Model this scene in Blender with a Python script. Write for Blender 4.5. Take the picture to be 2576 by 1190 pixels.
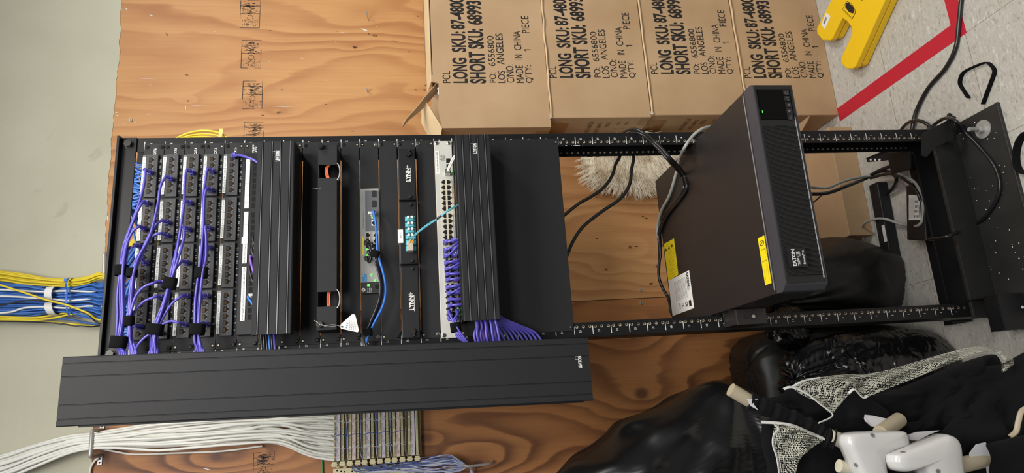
import bpy, bmesh, math, random
from mathutils import Vector, Matrix
for _o in list(bpy.data.objects): bpy.data.objects.remove(_o, do_unlink=True)
S = bpy.context.scene
COL = S.collection
# ------------------------------------------------------------------ camera
# all lengths below are in millimetres (floor z = 0, rack front plane y = 0); MB.build scales to metres
CAM = Vector((-394.8, -1517.3, 1449.4))
ROWS = [Vector((-0.06355488, -0.12048306, -0.99067886)),
        Vector((-0.96749035, 0.25093236, 0.03154972)),
        Vector((0.24479218, 0.96047737, -0.13251417))]      # image right, image down, forward
FPX = 1654.9
cd = bpy.data.cameras.new('camera'); co = bpy.data.objects.new('camera', cd); COL.objects.link(co)
_r, _u, _b = ROWS[0], -ROWS[1], -ROWS[2]
co.matrix_world = Matrix(((_r.x, _u.x, _b.x, CAM.x/1000), (_r.y, _u.y, _b.y, CAM.y/1000), (_r.z, _u.z, _b.z, CAM.z/1000), (0, 0, 0, 1)))
cd.sensor_width = 36; cd.lens = FPX/2576*36; cd.clip_start = 0.02; cd.clip_end = 50
S.camera = co
# ------------------------------------------------------------------ world, lamps, exposure
S.view_settings.view_transform = 'Standard'; S.view_settings.look = 'None'; S.view_settings.gamma = 1
S.view_settings.use_curve_mapping = False; S.view_settings.exposure = 0.0
W = bpy.data.worlds.new('room_light'); S.world = W; W.use_nodes = True
W.node_tree.nodes['Background'].inputs[0].default_value = (0.86, 0.9, 1.0, 1)
W.node_tree.nodes['Background'].inputs[1].default_value = 0.13
def area(name, loc, target, sx, sy, power, col):
    l = bpy.data.lights.new(name, 'AREA'); l.shape = 'RECTANGLE'; l.size = sx; l.size_y = sy; l.energy = power; l.color = col
    o = bpy.data.objects.new(name, l); COL.objects.link(o); o.location = loc
    o.rotation_euler = (Vector(target)-Vector(loc)).to_track_quat('-Z', 'Y').to_euler(); return o
area('ceiling_lamp_near', (0.1, -1.1, 2.95), (0.1, -1.0, 0), 1.2, 0.6, 44, (1.0, 0.97, 0.91))
area('ceiling_lamp_right', (1.9, -1.2, 2.95), (1.7, -1.1, 0), 1.2, 0.6, 46, (1.0, 0.97, 0.91))
area('upper_wall_fill', (-0.3, -3.0, 2.95), (-0.1, 0.3, 2.2), 1.8, 0.9, 52, (1.0, 0.98, 0.95))  # unseen fill light added behind the viewer to brighten the upper wall

def at(u, v, y):                       # point of the photo's ray (u, v) on the vertical plane y
    d = ROWS[0]*((u-1288)/FPX)+ROWS[1]*((v-595)/FPX)+ROWS[2]
    return CAM+d*((y-CAM.y)/d.y)
def atz(u, v, z):                      # the same on a level plane z
    d = ROWS[0]*((u-1288)/FPX)+ROWS[1]*((v-595)/FPX)+ROWS[2]
    return CAM+d*((z-CAM.z)/d.z)
def P(p):                              # (u, v, y) or ('z', u, v, z) or Vector
    if isinstance(p, Vector): return p.copy()
    if p[0] == 'z': return atz(p[1], p[2], p[3])
    if p[0] == 'w': return Vector(p[1:])
    return at(*p)

# ------------------------------------------------------------------ mesh building
class MB:
    def __init__(s): s.v = []; s.f = []; s.m = []; s.sm = []
    def poly(s, pts, m=0, smooth=False):
        i = len(s.v); s.v += [Vector(p) for p in pts]; s.f.append(tuple(range(i, i+len(pts)))); s.m.append(m); s.sm.append(smooth)
    def faces(s, pts, fs, m=0, smooth=False):
        i = len(s.v); s.v += [Vector(p) for p in pts]
        for f in fs: s.f.append(tuple(i+k for k in f)); s.m.append(m); s.sm.append(smooth)
    def box(s, x0, x1, y0, y1, z0, z1, m=0, xf=None):
        if x0 > x1: x0, x1 = x1, x0
        if y0 > y1: y0, y1 = y1, y0
        if z0 > z1: z0, z1 = z1, z0
        p = [Vector((x, y, z)) for z in (z0, z1) for y in (y0, y1) for x in (x0, x1)]
        if xf: p = [xf @ q for q in p]
        s.faces(p, [(0, 2, 3, 1), (4, 5, 7, 6), (0, 1, 5, 4), (2, 6, 7, 3), (0, 4, 6, 2), (1, 3, 7, 5)], m); return s
    def prism(s, poly, a, b, axis='y', m=0, smooth=False, xf=None):   # poly of 2d points; axis along which it is extruded
        def mk(p, t):
            q = {'y': (p[0], t, p[1]), 'x': (t, p[0], p[1]), 'z': (p[0], p[1], t)}[axis]
            q = Vector(q); return xf @ q if xf else q
        n = len(poly); pts = [mk(p, a) for p in poly]+[mk(p, b) for p in poly]
        s.faces(pts, [tuple(range(n))[::-1], tuple(range(n, 2*n))], m)
        s.faces(pts, [(i, (i+1) % n, n+(i+1) % n, n+i) for i in range(n)], m, smooth); return s
    def slab(s, pts, off, m=0):                                 # 3d polygon pushed along a vector
        n = len(pts); q = [Vector(p) for p in pts]; q += [p+Vector(off) for p in q]
        s.faces(q, [tuple(range(n))[::-1], tuple(range(n, 2*n))]+[(i, (i+1) % n, n+(i+1) % n, n+i) for i in range(n)], m); return s
    def cyl(s, p0, p1, r0, r1=None, n=14, m=0, caps=True):
        p0, p1 = Vector(p0), Vector(p1); r1 = r0 if r1 is None else r1; d = (p1-p0).normalized()
        a = d.orthogonal().normalized(); b = d.cross(a)
        ring = lambda c, r: [c+a*(r*math.cos(2*math.pi*i/n))+b*(r*math.sin(2*math.pi*i/n)) for i in range(n)]
        pts = ring(p0, r0)+ring(p1, r1)
        s.faces(pts, [(i, (i+1) % n, n+(i+1) % n, n+i) for i in range(n)], m, True)
        if caps: s.faces(pts, [tuple(range(n))[::-1], tuple(range(n, 2*n))], m)
        return s
    def ball(s, c, rx, ry=None, rz=None, n=12, m=0):
        ry = ry or rx; rz = rz or rx; c = Vector(c); pts = []; fs = []
        h = n//2
        for j in range(h+1):
            t = math.pi*j/h
            for i in range(n):
                a = 2*math.pi*i/n; pts.append(c+Vector((rx*math.sin(t)*math.cos(a), ry*math.sin(t)*math.sin(a), rz*math.cos(t))))
        for j in range(h):
            for i in range(n): fs.append((j*n+i, (j+1)*n+i, (j+1)*n+(i+1) % n, j*n+(i+1) % n))
        s.faces(pts, fs, m, True); return s
    def tube(s, pts, r, n=7, m=0, sub=5, caps=True, rfun=None, flat=None):
        pts = [P(p) for p in pts]
        if sub > 1 and len(pts) > 2: pts = crom(pts, sub)
        N = len(pts); T = [(pts[min(i+1, N-1)]-pts[max(i-1, 0)]).normalized() for i in range(N)]
        a = T[0].orthogonal().normalized(); vs = []
        for i in range(N):
            a = (a-T[i]*a.dot(T[i])).normalized(); b = T[i].cross(a); rr = r*(rfun(i/(N-1)) if rfun else 1)
            for k in range(n):
                g = 2*math.pi*k/n; vs.append(pts[i]+a*(rr*math.cos(g))+b*(rr*math.sin(g)*(flat or 1)))
        s.faces(vs, [(i*n+k, i*n+(k+1) % n, (i+1)*n+(k+1) % n, (i+1)*n+k) for i in range(N-1) for k in range(n)], m, True)
        if caps: s.faces(vs[:n], [tuple(range(n))[::-1]], m); s.faces(vs[-n:], [tuple(range(n))], m)
        return s
    def ribbon(s, pts, w, t, m=0, sub=4):                      # flat strip: w and t are vectors (full width, full thickness)
        pts = [P(p) for p in pts]
        if sub > 1 and len(pts) > 2: pts = crom(pts, sub)
        w = Vector(w)/2; N = len(pts); vs = []
        for i, p in enumerate(pts):
            T = (pts[min(i+1, N-1)]-pts[max(i-1, 0)]).normalized(); nn = T.cross(w).normalized()*(t/2)
            vs += [p-w-nn, p+w-nn, p+w+nn, p-w+nn]
        s.faces(vs, [(i*4+k, i*4+(k+1) % 4, (i+1)*4+(k+1) % 4, (i+1)*4+k) for i in range(N-1) for k in range(4)]+[(3, 2, 1, 0), tuple(4*N-4+k for k in range(4))], m); return s
    def text(s, txt, x0, x1, z0, z1, y, m=1, bold=0.0, f=None):
        """flat lettering stretched into the box x0..x1, z0..z1 on the plane y, reading along +x"""
        vs, fs, (ax, ay, bx, by) = glyphs(txt, bold)
        if txt == '1' and x1 is not None: c_ = (x0+x1)/2; h_ = (z1-z0)*.12; x0, x1 = c_-h_, c_+h_
        kx = (x1-x0)/(bx-ax) if x1 is not None else (z1-z0)/(by-ay)*0.8; kz = (z1-z0)/(by-ay)
        q = [((p[0]-ax)*kx+x0, (p[1]-ay)*kz+z0) for p in vs]
        s.faces([(f(a, b) if f else Vector((a, y, b))) for a, b in q], fs, m); return s
    def build(s, name, mats, parent=None, bevel=0, seg=2, sub=0, solid=0, shade=False):
        me = bpy.data.meshes.new(name); c = Vector((0, 0, 0))
        me.from_pydata([tuple(p*0.001) for p in s.v], [], s.f)
        mats = mats if isinstance(mats, (list, tuple)) else [mats]
        for q in mats: me.materials.append(q)
        me.polygons.foreach_set('material_index', [min(k, len(mats)-1) for k in s.m])
        me.polygons.foreach_set('use_smooth', [True]*len(s.f) if shade else s.sm)
        me.update()
        o = bpy.data.objects.new(name, me); COL.objects.link(o)
        if parent: o.parent = parent; o.matrix_parent_inverse = Matrix.Translation(-Vector(parent.location)) if parent.type == 'EMPTY' else Matrix()
        if bevel:
            md = o.modifiers.new('bevel', 'BEVEL'); md.width = bevel*0.001; md.segments = seg; md.limit_method = 'ANGLE'; md.angle_limit = 0.6
        if sub:
            md = o.modifiers.new('sub', 'SUBSURF'); md.levels = sub; md.render_levels = sub
        return o
def crom(p, k):
    out = []; n = len(p)
    for i in range(n-1):
        a, b, c, d = p[max(i-1, 0)], p[i], p[i+1], p[min(i+2, n-1)]
        for j in range(k):
            t = j/k; out.append(0.5*((2*b)+(c-a)*t+(2*a-5*b+4*c-d)*t*t+(3*b-a-3*c+d)*t*t*t))
    out.append(p[-1]); return out
_G = {}
BIG = set('PCL LONG SHORT SKU: 87-48001C 68993 PO: 6556800 LOS ANGELES C/NO: MADE IN CHINA PIECE LEVITON LYNN EATON'.split()+["Q'TY:"])
def glyphs(txt, bold):
    k = (txt, bold)
    if k not in _G:
        cu = bpy.data.curves.new('t', 'FONT'); cu.body = txt; cu.offset = bold; cu.resolution_u = 5 if bold < 0 or len(txt) > 0 and txt in BIG else 2; cu.size = 1
        o = bpy.data.objects.new('t', cu); COL.objects.link(o); bpy.context.view_layer.update()
        me = bpy.data.meshes.new_from_object(o.evaluated_get(bpy.context.evaluated_depsgraph_get()))
        vs = [(v.co.x, v.co.y) for v in me.vertices]; fs = [tuple(p.vertices) for p in me.polygons]
        bpy.data.objects.remove(o); bpy.data.curves.remove(cu); bpy.data.meshes.remove(me)
        xs = [a for a, b in vs]; ys = [b for a, b in vs]; _G[k] = (vs, fs, (min(xs), min(ys), max(xs), max(ys)))
    return _G[k]
def tag(o, label=None, cat=None, group=None, kind=None):
    if label: o['label'] = label
    if cat: o['category'] = cat
    if group: o['group'] = group
    if kind: o['kind'] = kind
    return o
def thing(name, label, cat, loc=(0, 0, 0), group=None):
    o = bpy.data.objects.new(name, None); COL.objects.link(o); o.location = Vector(loc)*0.001; o.empty_display_size = 0.05
    return tag(o, label, cat, group)

# ------------------------------------------------------------------ materials
def lin(c):
    return tuple(((x/255+0.055)/1.055)**2.4 if x > 10 else x/255/12.92 for x in c)+(1,)
def new_mat(name):
    m = bpy.data.materials.new(name); m.use_nodes = True; nt = m.node_tree
    return m, nt, nt.nodes['Principled BSDF']
def nd(nt, t, **k):
    n = nt.nodes.new(t)
    for a, b in k.items():
        if a.startswith('i_'): n.inputs[a[2:] if not a[2:].isdigit() else int(a[2:])].default_value = b
        else: setattr(n, a, b)
    return n
def mat(name, rgb, rough=0.5, metal=0.0, var=0.0, vs=40.0, bump=0.0, bs=400.0, coat=0.0, spec=0.5, emit=None, es=0.0, sheen=0.0, stretch=None):
    m, nt, b = new_mat(name); c = lin(rgb); b.inputs['Roughness'].default_value = rough; b.inputs['Metallic'].default_value = metal
    b.inputs['Coat Weight'].default_value = coat; b.inputs['Specular IOR Level'].default_value = spec; b.inputs['Sheen Weight'].default_value = sheen
    tc = nd(nt, 'ShaderNodeTexCoord'); src = tc.outputs['Object']
    if stretch:
        mp = nd(nt, 'ShaderNodeMapping'); mp.inputs['Scale'].default_value = stretch; nt.links.new(src, mp.inputs[0]); src = mp.outputs[0]
    n = nd(nt, 'ShaderNodeTexNoise', i_Scale=vs, i_Detail=4.0); nt.links.new(src, n.inputs['Vector'])
    mx = nd(nt, 'ShaderNodeMix', data_type='RGBA')
    mx.inputs[6].default_value = tuple(x*(1-var) for x in c[:3])+(1,); mx.inputs[7].default_value = tuple(min(1, x*(1+var)) for x in c[:3])+(1,)
    nt.links.new(n.outputs['Fac'], mx.inputs[0]); nt.links.new(mx.outputs[2], b.inputs['Base Color'])
    if bump:
        n2 = nd(nt, 'ShaderNodeTexNoise', i_Scale=bs, i_Detail=3.0); nt.links.new(src, n2.inputs['Vector'])
        bp = nd(nt, 'ShaderNodeBump', i_Strength=bump, i_Distance=0.001); nt.links.new(n2.outputs['Fac'], bp.inputs['Height']); nt.links.new(bp.outputs[0], b.inputs['Normal'])
    if emit:
        b.inputs['Emission Color'].default_value = lin(emit); b.inputs['Emission Strength'].default_value = es
    return m
def ramp(nt, stops):
    r = nd(nt, 'ShaderNodeValToRGB'); e = r.color_ramp.elements
    while len(e) < len(stops): e.new(0.5)
    for x, (p, c) in zip(e, stops): x.position = p; x.color = c
    return r
M = {}
M['powder'] = mat('black_powder_coat', (36, 36, 38), 0.5, spec=0.25, var=0.15, vs=900, bump=0.35, bs=1500)
M['blackplastic'] = mat('black_plastic', (34, 34, 36), 0.42, spec=0.25, var=0.1, bump=0.1, bs=900)
M['darkplastic'] = mat('dark_plastic', (26, 26, 28), 0.5)
M['rail'] = mat('black_rail_paint', (25, 25, 27), 0.4, spec=0.25, var=0.2, vs=30)
M['module'] = mat('charcoal_module_plastic', (52, 52, 54), 0.5, var=0.06)
M['hole'] = mat('dark_recess', (10, 9, 9), 0.9)
M['gold'] = mat('gold_contacts', (84, 62, 34), 0.45, metal=0.5)
M['ridge'] = mat('painted_ridge_glint', (128, 128, 132), 0.3, metal=0.5)  # pale grey that paints highlights onto the duct cover ridges
M['white'] = mat('white_print', (225, 225, 222), 0.6)
M['label'] = mat('white_label_paper', (232, 232, 228), 0.5, var=0.03)
M['ink'] = mat('black_ink', (28, 26, 26), 0.6)
M['greyink'] = mat('grey_ink', (105, 105, 105), 0.7)
M['screw'] = mat('black_oxide_screw', (58, 56, 54), 0.35, metal=0.7)
M['nickel'] = mat('nickel_screw', (190, 188, 182), 0.25, metal=0.95, var=0.1)
M['brass'] = mat('worn_steel_hole', (190, 176, 152), 0.4, metal=0.3)
M['purple'] = mat('purple_cable_jacket', (84, 76, 176), 0.34, var=0.05, coat=0.15)
M['violet'] = mat('violet_cable_jacket', (128, 84, 186), 0.36, coat=0.15)
M['blue'] = mat('blue_cable_jacket', (66, 116, 196), 0.42, var=0.06)
M['brightblue'] = mat('bright_blue_cable_jacket', (46, 112, 205), 0.38)
M['yellow'] = mat('yellow_cable_jacket', (232, 208, 50), 0.42, var=0.05)
M['whitecable'] = mat('white_cable_jacket', (234, 234, 226), 0.45, var=0.06, vs=20)
M['blackcable'] = mat('black_cable_jacket', (28, 28, 30), 0.35, coat=0.2)
M['greycable'] = mat('grey_cable_jacket', (165, 168, 162), 0.45)
M['velcro'] = mat('black_hook_and_loop', (15, 15, 16), 0.95, var=0.4, vs=500, bump=0.9, bs=1300, spec=0.2)
M['switch'] = mat('light_grey_switch_metal', (196, 196, 188), 0.4, var=0.04)
M['hpgrey'] = mat('warm_grey_switch_metal', (160, 160, 156), 0.42, var=0.03)
M['hpdark'] = mat('dark_grey_panel', (98, 100, 104), 0.45)
M['portgold'] = mat('cream_port_housing', (204, 197, 176), 0.45)
M['led'] = mat('green_led', (60, 230, 60), 0.4, emit=(70, 255, 70), es=3.0)
M['ledyellow'] = mat('amber_led', (220, 230, 60), 0.4, emit=(220, 240, 40), es=2.0)
M['aqua'] = mat('aqua_adapter_plastic', (92, 178, 190), 0.4)
M['aquacable'] = mat('aqua_fibre_jacket', (86, 170, 186), 0.35)
M['orange'] = mat('orange_fibre_jacket', (226, 104, 60), 0.4)
M['clear'] = mat('pale_connector_plastic', (190, 178, 160), 0.3)
M['steel'] = mat('galvanised_steel', (186, 184, 180), 0.42, metal=0.45, var=0.12, vs=60)
M['cream'] = mat('cream_block_plastic', (226, 218, 176), 0.45, var=0.04)
M['olive'] = mat('olive_block_trough', (138, 130, 92), 0.5, var=0.08)
M['pink'] = mat('pale_pink_strip', (226, 206, 196), 0.5)
M['lilac'] = mat('pale_lilac_strip', (214, 208, 216), 0.5)
M['jumper'] = mat('blue_wire_insulation', (84, 104, 164), 0.45, var=0.3, vs=80)
M['jumperwhite'] = mat('white_wire_insulation', (206, 208, 218), 0.45)
M['greencable'] = mat('green_ground_wire', (70, 150, 84), 0.4)
M['upsmetal'] = mat('dark_painted_steel', (37, 34, 34), 0.42, var=0.12, vs=12, bump=0.1, bs=1600)
M['bezel'] = mat('charcoal_bezel_plastic', (60, 60, 66), 0.45, var=0.12, vs=25, bump=0.25, bs=900)
M['lcd'] = mat('glossy_black_screen', (4, 4, 5), 0.14, spec=0.12)
M['frontblack'] = mat('black_front_plastic', (22, 22, 24), 0.4)
M['stickeryellow'] = mat('yellow_warning_sticker', (236, 214, 28), 0.45)
M['signyellow'] = mat('yellow_sign_plastic', (240, 196, 22), 0.42, var=0.03, bump=0.1, bs=500)
M['red'] = mat('red_floor_tape', (184, 26, 48), 0.5, var=0.08, vs=14)
M['greyfabric'] = mat('grey_lining', (205, 205, 208), 0.8)
M['tan'] = mat('tan_coated_tube', (176, 164, 140), 0.4)
M['ivory'] = mat('ivory_tube', (206, 200, 176), 0.4)
M['whiteplastic'] = mat('glossy_white_plastic', (202, 201, 199), 0.28, coat=0.25)
M['fabric'] = mat('black_polyester_fabric', (17, 17, 20), 0.85, var=0.25, vs=8, bump=0.5, bs=1800, sheen=0.02, spec=0.12)
M['trim'] = mat('white_binding_tape', (205, 205, 200), 0.7)
M['tapebrown'] = mat('brown_packing_tape', (150, 108, 62), 0.22, var=0.08, vs=20)
M['foam'] = mat('white_foam', (226, 224, 222), 0.7)
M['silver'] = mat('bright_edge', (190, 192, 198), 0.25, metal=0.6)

def bag_mat(name, rgb, rough, bs, strength, scale=(1, 1, 1)):
    m, nt, b = new_mat(name); b.inputs['Base Color'].default_value = lin(rgb); b.inputs['Roughness'].default_value = rough
    b.inputs['Specular IOR Level'].default_value = 0.6
    tc = nd(nt, 'ShaderNodeTexCoord'); mp = nd(nt, 'ShaderNodeMapping'); mp.inputs['Scale'].default_value = scale
    n = nd(nt, 'ShaderNodeTexNoise', i_Scale=bs, i_Detail=5.0, i_Distortion=1.2); n.noise_type = 'RIDGED_MULTIFRACTAL'
    nt.links.new(tc.outputs['Object'], mp.inputs[0]); nt.links.new(mp.outputs[0], n.inputs['Vector'])
    bp = nd(nt, 'ShaderNodeBump', i_Strength=strength, i_Distance=0.01); nt.links.new(n.outputs['Fac'], bp.inputs['Height']); nt.links.new(bp.outputs[0], b.inputs['Normal'])
    return m
M['bag'] = bag_mat('black_bin_bag_film', (14, 14, 15), 0.3, 5.0, 0.5)
M['bag2'] = bag_mat('black_creased_bin_bag_film', (14, 14, 16), 0.25, 15.0, 1.0, (1, 1, 2.0))
M['bag3'] = bag_mat('dark_drab_bag_film', (20, 20, 18), 0.45, 7.0, 0.6, (1.2, 1, 1))

def card_mat():
    m, nt, b = new_mat('brown_corrugated_cardboard'); b.inputs['Roughness'].default_value = 0.75
    tc = nd(nt, 'ShaderNodeTexCoord')
    n = nd(nt, 'ShaderNodeTexNoise', i_Scale=5.0, i_Detail=3.0); nt.links.new(tc.outputs['Object'], n.inputs['Vector'])
    n2 = nd(nt, 'ShaderNodeTexNoise', i_Scale=900.0, i_Detail=2.0); nt.links.new(tc.outputs['Object'], n2.inputs['Vector'])
    r = ramp(nt, [(0.3, lin((176, 144, 108))), (0.7, lin((192, 161, 125)))]); nt.links.new(n.outputs['Fac'], r.inputs[0])
    mx = nd(nt, 'ShaderNodeMix', data_type='RGBA', blend_type='MULTIPLY'); mx.inputs[0].default_value = 0.25
    nt.links.new(r.outputs[0], mx.inputs[6]); nt.links.new(n2.outputs['Color'], mx.inputs[7])
    g = nd(nt, 'ShaderNodeMix', data_type='RGBA', blend_type='MIX'); g.inputs[0].default_value = 0.0
    nt.links.new(r.outputs[0], b.inputs['Base Color'])
    w = nd(nt, 'ShaderNodeTexWave', i_Scale=60.0, i_Distortion=0.3); w.bands_direction = 'X'; nt.links.new(tc.outputs['Object'], w.inputs['Vector'])
    bp = nd(nt, 'ShaderNodeBump', i_Strength=0.06, i_Distance=0.001); nt.links.new(w.outputs['Fac'], bp.inputs['Height']); nt.links.new(bp.outputs[0], b.inputs['Normal'])
    return m
M['card'] = card_mat()
M['cardedge'] = mat('corrugated_cut_edge', (150, 120, 88), 0.9, var=0.6, vs=400)
M['cardlight'] = mat('pale_worn_cardboard', (212, 186, 146), 0.8, var=0.08, vs=12)
M['sideink'] = mat('faded_brown_ink', (104, 80, 56), 0.8)

def wood_mat(name, knots, dark, base_lo, base_hi, seed, fx, fb, mixk):
    """plywood face: long vertical cathedral grain with rings round each knot; coordinates in metres"""
    m, nt, b = new_mat(name); L = nt.links.new; b.inputs['Roughness'].default_value = 0.55
    tc = nd(nt, 'ShaderNodeTexCoord'); sx = nd(nt, 'ShaderNodeSeparateXYZ'); L(tc.outputs['Object'], sx.inputs[0])
    def mth(op, a, b_=None, c=None):
        n = nd(nt, 'ShaderNodeMath', operation=op)
        for i, q in enumerate((a, b_, c)):
            if q is None: continue
            if isinstance(q, (int, float)): n.inputs[i].default_value = q
            else: L(q, n.inputs[i])
        return n.outputs[0]
    X, Z = sx.outputs['X'], sx.outputs['Z']
    def noise(kx, kz, sc, det, off=0.0, dist=0.0):
        cb = nd(nt, 'ShaderNodeCombineXYZ'); L(mth('MULTIPLY', X, kx), cb.inputs[0]); cb.inputs[1].default_value = seed+off; L(mth('MULTIPLY', Z, kz), cb.inputs[2])
        n = nd(nt, 'ShaderNodeTexNoise', i_Scale=sc, i_Detail=det, i_Distortion=dist); L(cb.outputs[0], n.inputs['Vector']); return n.outputs['Fac']
    big = noise(1.6, 0.45, 1.6, 2.0)
    mid = noise(4.0, 1.1, 2.0, 3.0, 7.3)
    ph = mth('ADD', mth('MULTIPLY', X, fx), mth('ADD', mth('MULTIPLY', big, fb), mth('ADD', mth('MULTIPLY', mid, 1.8), mth('MULTIPLY', noise(26.0, 1.6, 2.0, 3.0, 31.0), 0.22))))
    kd = None
    for (x, z, rx, rz, amp) in knots:
        dx = mth('DIVIDE', mth('SUBTRACT', X, x), rx); dz = mth('DIVIDE', mth('SUBTRACT', Z, z), rz)
        d2 = mth('ADD', mth('MULTIPLY', dx, dx), mth('MULTIPLY', dz, dz)); d3 = mth('ADD', mth('MULTIPLY', dx, dx), mth('MULTIPLY', mth('MULTIPLY', dz, dz), 0.22))
        ph = mth('ADD', ph, mth('MULTIPLY', mth('EXPONENT', mth('MULTIPLY', d3, -0.10)), amp))
        core = mth('EXPONENT', mth('MULTIPLY', mth('MULTIPLY', d2, d2), -6.0))
        kd = core if kd is None else mth('MAXIMUM', kd, core)
    fr = mth('FRACT', ph)
    line = mth('MULTIPLY', mth('POWER', fr, 2.2), mth('SUBTRACT', 1.0, mth('POWER', fr, 9.0)))
    fine = noise(60.0, 1.5, 4.0, 4.0, 3.1)
    base = ramp(nt, [(0.25, lin(base_lo)), (0.75, lin(base_hi))]); L(mth('ADD', mth('MULTIPLY', noise(6.0, 0.8, 2.2, 4.0, 11.0), 0.6), mth('MULTIPLY', fine, 0.4)), base.inputs[0])
    mx = nd(nt, 'ShaderNodeMix', data_type='RGBA'); L(mth('MULTIPLY', line, mth('MULTIPLY', mth('ADD', -0.14, noise(3.0, 1.0, 2.0, 2.0, 19.0)), mixk)), mx.inputs[0]); L(base.outputs[0], mx.inputs[6]); mx.inputs[7].default_value = lin(dark)
    # small scattered pin knots
    cb = nd(nt, 'ShaderNodeCombineXYZ'); L(mth('MULTIPLY', X, 2.2), cb.inputs[0]); cb.inputs[1].default_value = seed; L(mth('MULTIPLY', Z, 1.1), cb.inputs[2])
    vo = nd(nt, 'ShaderNodeTexVoronoi', i_Scale=4.2); L(cb.outputs[0], vo.inputs['Vector'])
    pin = mth('LESS_THAN', vo.outputs['Distance'], 0.035)
    mx2 = nd(nt, 'ShaderNodeMix', data_type='RGBA'); L(mth('MULTIPLY', pin, 0.7), mx2.inputs[0]); L(mx.outputs[2], mx2.inputs[6]); mx2.inputs[7].default_value = lin((82, 46, 26))
    out = mx2.outputs[2]
    if kd is not None:
        mx3 = nd(nt, 'ShaderNodeMix', data_type='RGBA'); L(mth('MULTIPLY', kd, 0.9), mx3.inputs[0]); L(out, mx3.inputs[6]); mx3.inputs[7].default_value = lin((88, 52, 34)); out = mx3.outputs[2]
    L(out, b.inputs['Base Color'])
    bp = nd(nt, 'ShaderNodeBump', i_Strength=0.25, i_Distance=0.001); L(fine, bp.inputs['Height']); L(bp.outputs[0], b.inputs['Normal'])
    return m
def kn(u, v, r, a=1.2):
    p = at(u, v, 600)*0.001; return (p.x, p.z, r, r*1.25, a)
M['wood_r'] = wood_mat('plywood_face_right', [kn(893, 120, .007, .8), kn(1068, 226, .006, .8), kn(1095, 45, .005, .8), kn(473, 254, .005, .8), kn(700, 283, .007, .8), kn(1525, 678, .007, 1), kn(1585, 622, .008), kn(1655, 670, .010, 1), kn(1692, 480, .012, 1), kn(1637, 715, .007, .8)], (156, 94, 48), (188, 131, 78), (210, 160, 104), 2.0, 14.0, 11.0, 2.3)
M['wood_l'] = wood_mat('plywood_face_left', [kn(1614, 990, .030, 3.2), kn(1203, 1168, .022, 3), kn(545, 1150, .018, 2.5), kn(1590, 845, .018, 2), kn(1060, 1100, .008, 2)], (98, 54, 24), (160, 100, 52), (184, 128, 74), 5.0, 19.0, 12.0, 3.6)

def wall_mat():
    m, nt, b = new_mat('grey_green_painted_plaster'); b.inputs['Roughness'].default_value = 0.6; L = nt.links.new
    tc = nd(nt, 'ShaderNodeTexCoord')
    n = nd(nt, 'ShaderNodeTexNoise', i_Scale=4.0, i_Detail=5.0); L(tc.outputs['Object'], n.inputs['Vector'])
    r = ramp(nt, [(0.3, lin((182, 179, 157))), (0.7, lin((192, 189, 168)))]); L(n.outputs['Fac'], r.inputs[0])
    n2 = nd(nt, 'ShaderNodeTexNoise', i_Scale=55.0, i_Detail=6.0, i_Distortion=0.6); L(tc.outputs['Object'], n2.inputs['Vector'])
    n3 = nd(nt, 'ShaderNodeTexNoise', i_Scale=7.0, i_Detail=8.0, i_Distortion=2.0); L(tc.outputs['Object'], n3.inputs['Vector'])
    r3 = ramp(nt, [(0.68, (0, 0, 0, 1)), (0.76, (.35, .35, .35, 1))]); L(n3.outputs['Fac'], r3.inputs[0])
    mx = nd(nt, 'ShaderNodeMix', data_type='RGBA'); L(r3.outputs[0], mx.inputs[0]); L(r.outputs[0], mx.inputs[6]); mx.inputs[7].default_value = lin((150, 147, 128)); L(mx.outputs[2], b.inputs['Base Color'])
    bp = nd(nt, 'ShaderNodeBump', i_Strength=0.35, i_Distance=0.004); L(n2.outputs['Fac'], bp.inputs['Height']); L(bp.outputs[0], b.inputs['Normal'])
    return m
M['wall'] = wall_mat()
def floor_mat():
    m, nt, b = new_mat('speckled_vinyl_floor_tile'); L = nt.links.new; b.inputs['Roughness'].default_value = 0.32; b.inputs['Specular IOR Level'].default_value = 0.4
    tc = nd(nt, 'ShaderNodeTexCoord'); mp = nd(nt, 'ShaderNodeMapping'); mp.inputs['Scale'].default_value = (1, 2.4, 1); mp.inputs['Rotation'].default_value = (0, 0, 0.5); L(tc.outputs['Object'], mp.inputs[0])
    n = nd(nt, 'ShaderNodeTexNoise', i_Scale=48.0, i_Detail=3.0, i_Distortion=1.2); L(mp.outputs[0], n.inputs['Vector'])
    r = ramp(nt, [(0.30, lin((152, 148, 140))), (0.42, lin((180, 176, 168))), (0.60, lin((186, 183, 175))), (0.72, lin((208, 206, 200)))]); L(n.outputs['Fac'], r.inputs[0])
    bk = nd(nt, 'ShaderNodeTexBrick', i_Scale=1.0); bk.offset = 0.0; bk.squash = 1.0
    bk.inputs['Brick Width'].default_value = 0.3048; bk.inputs['Row Height'].default_value = 0.3048; bk.inputs['Mortar Size'].default_value = 0.0006; bk.inputs['Mortar Smooth'].default_value = 0.0
    mo = nd(nt, 'ShaderNodeMapping'); mo.inputs['Location'].default_value = (-0.4835, 0.1110, 0); L(tc.outputs['Object'], mo.inputs[0]); L(mo.outputs[0], bk.inputs['Vector'])
    mx = nd(nt, 'ShaderNodeMix', data_type='RGBA'); L(bk.outputs['Fac'], mx.inputs[0]); L(r.outputs[0], mx.inputs[6]); mx.inputs[7].default_value = lin((112, 96, 82)); L(mx.outputs[2], b.inputs['Base Color'])
    return m
M['floor'] = floor_mat()
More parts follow.
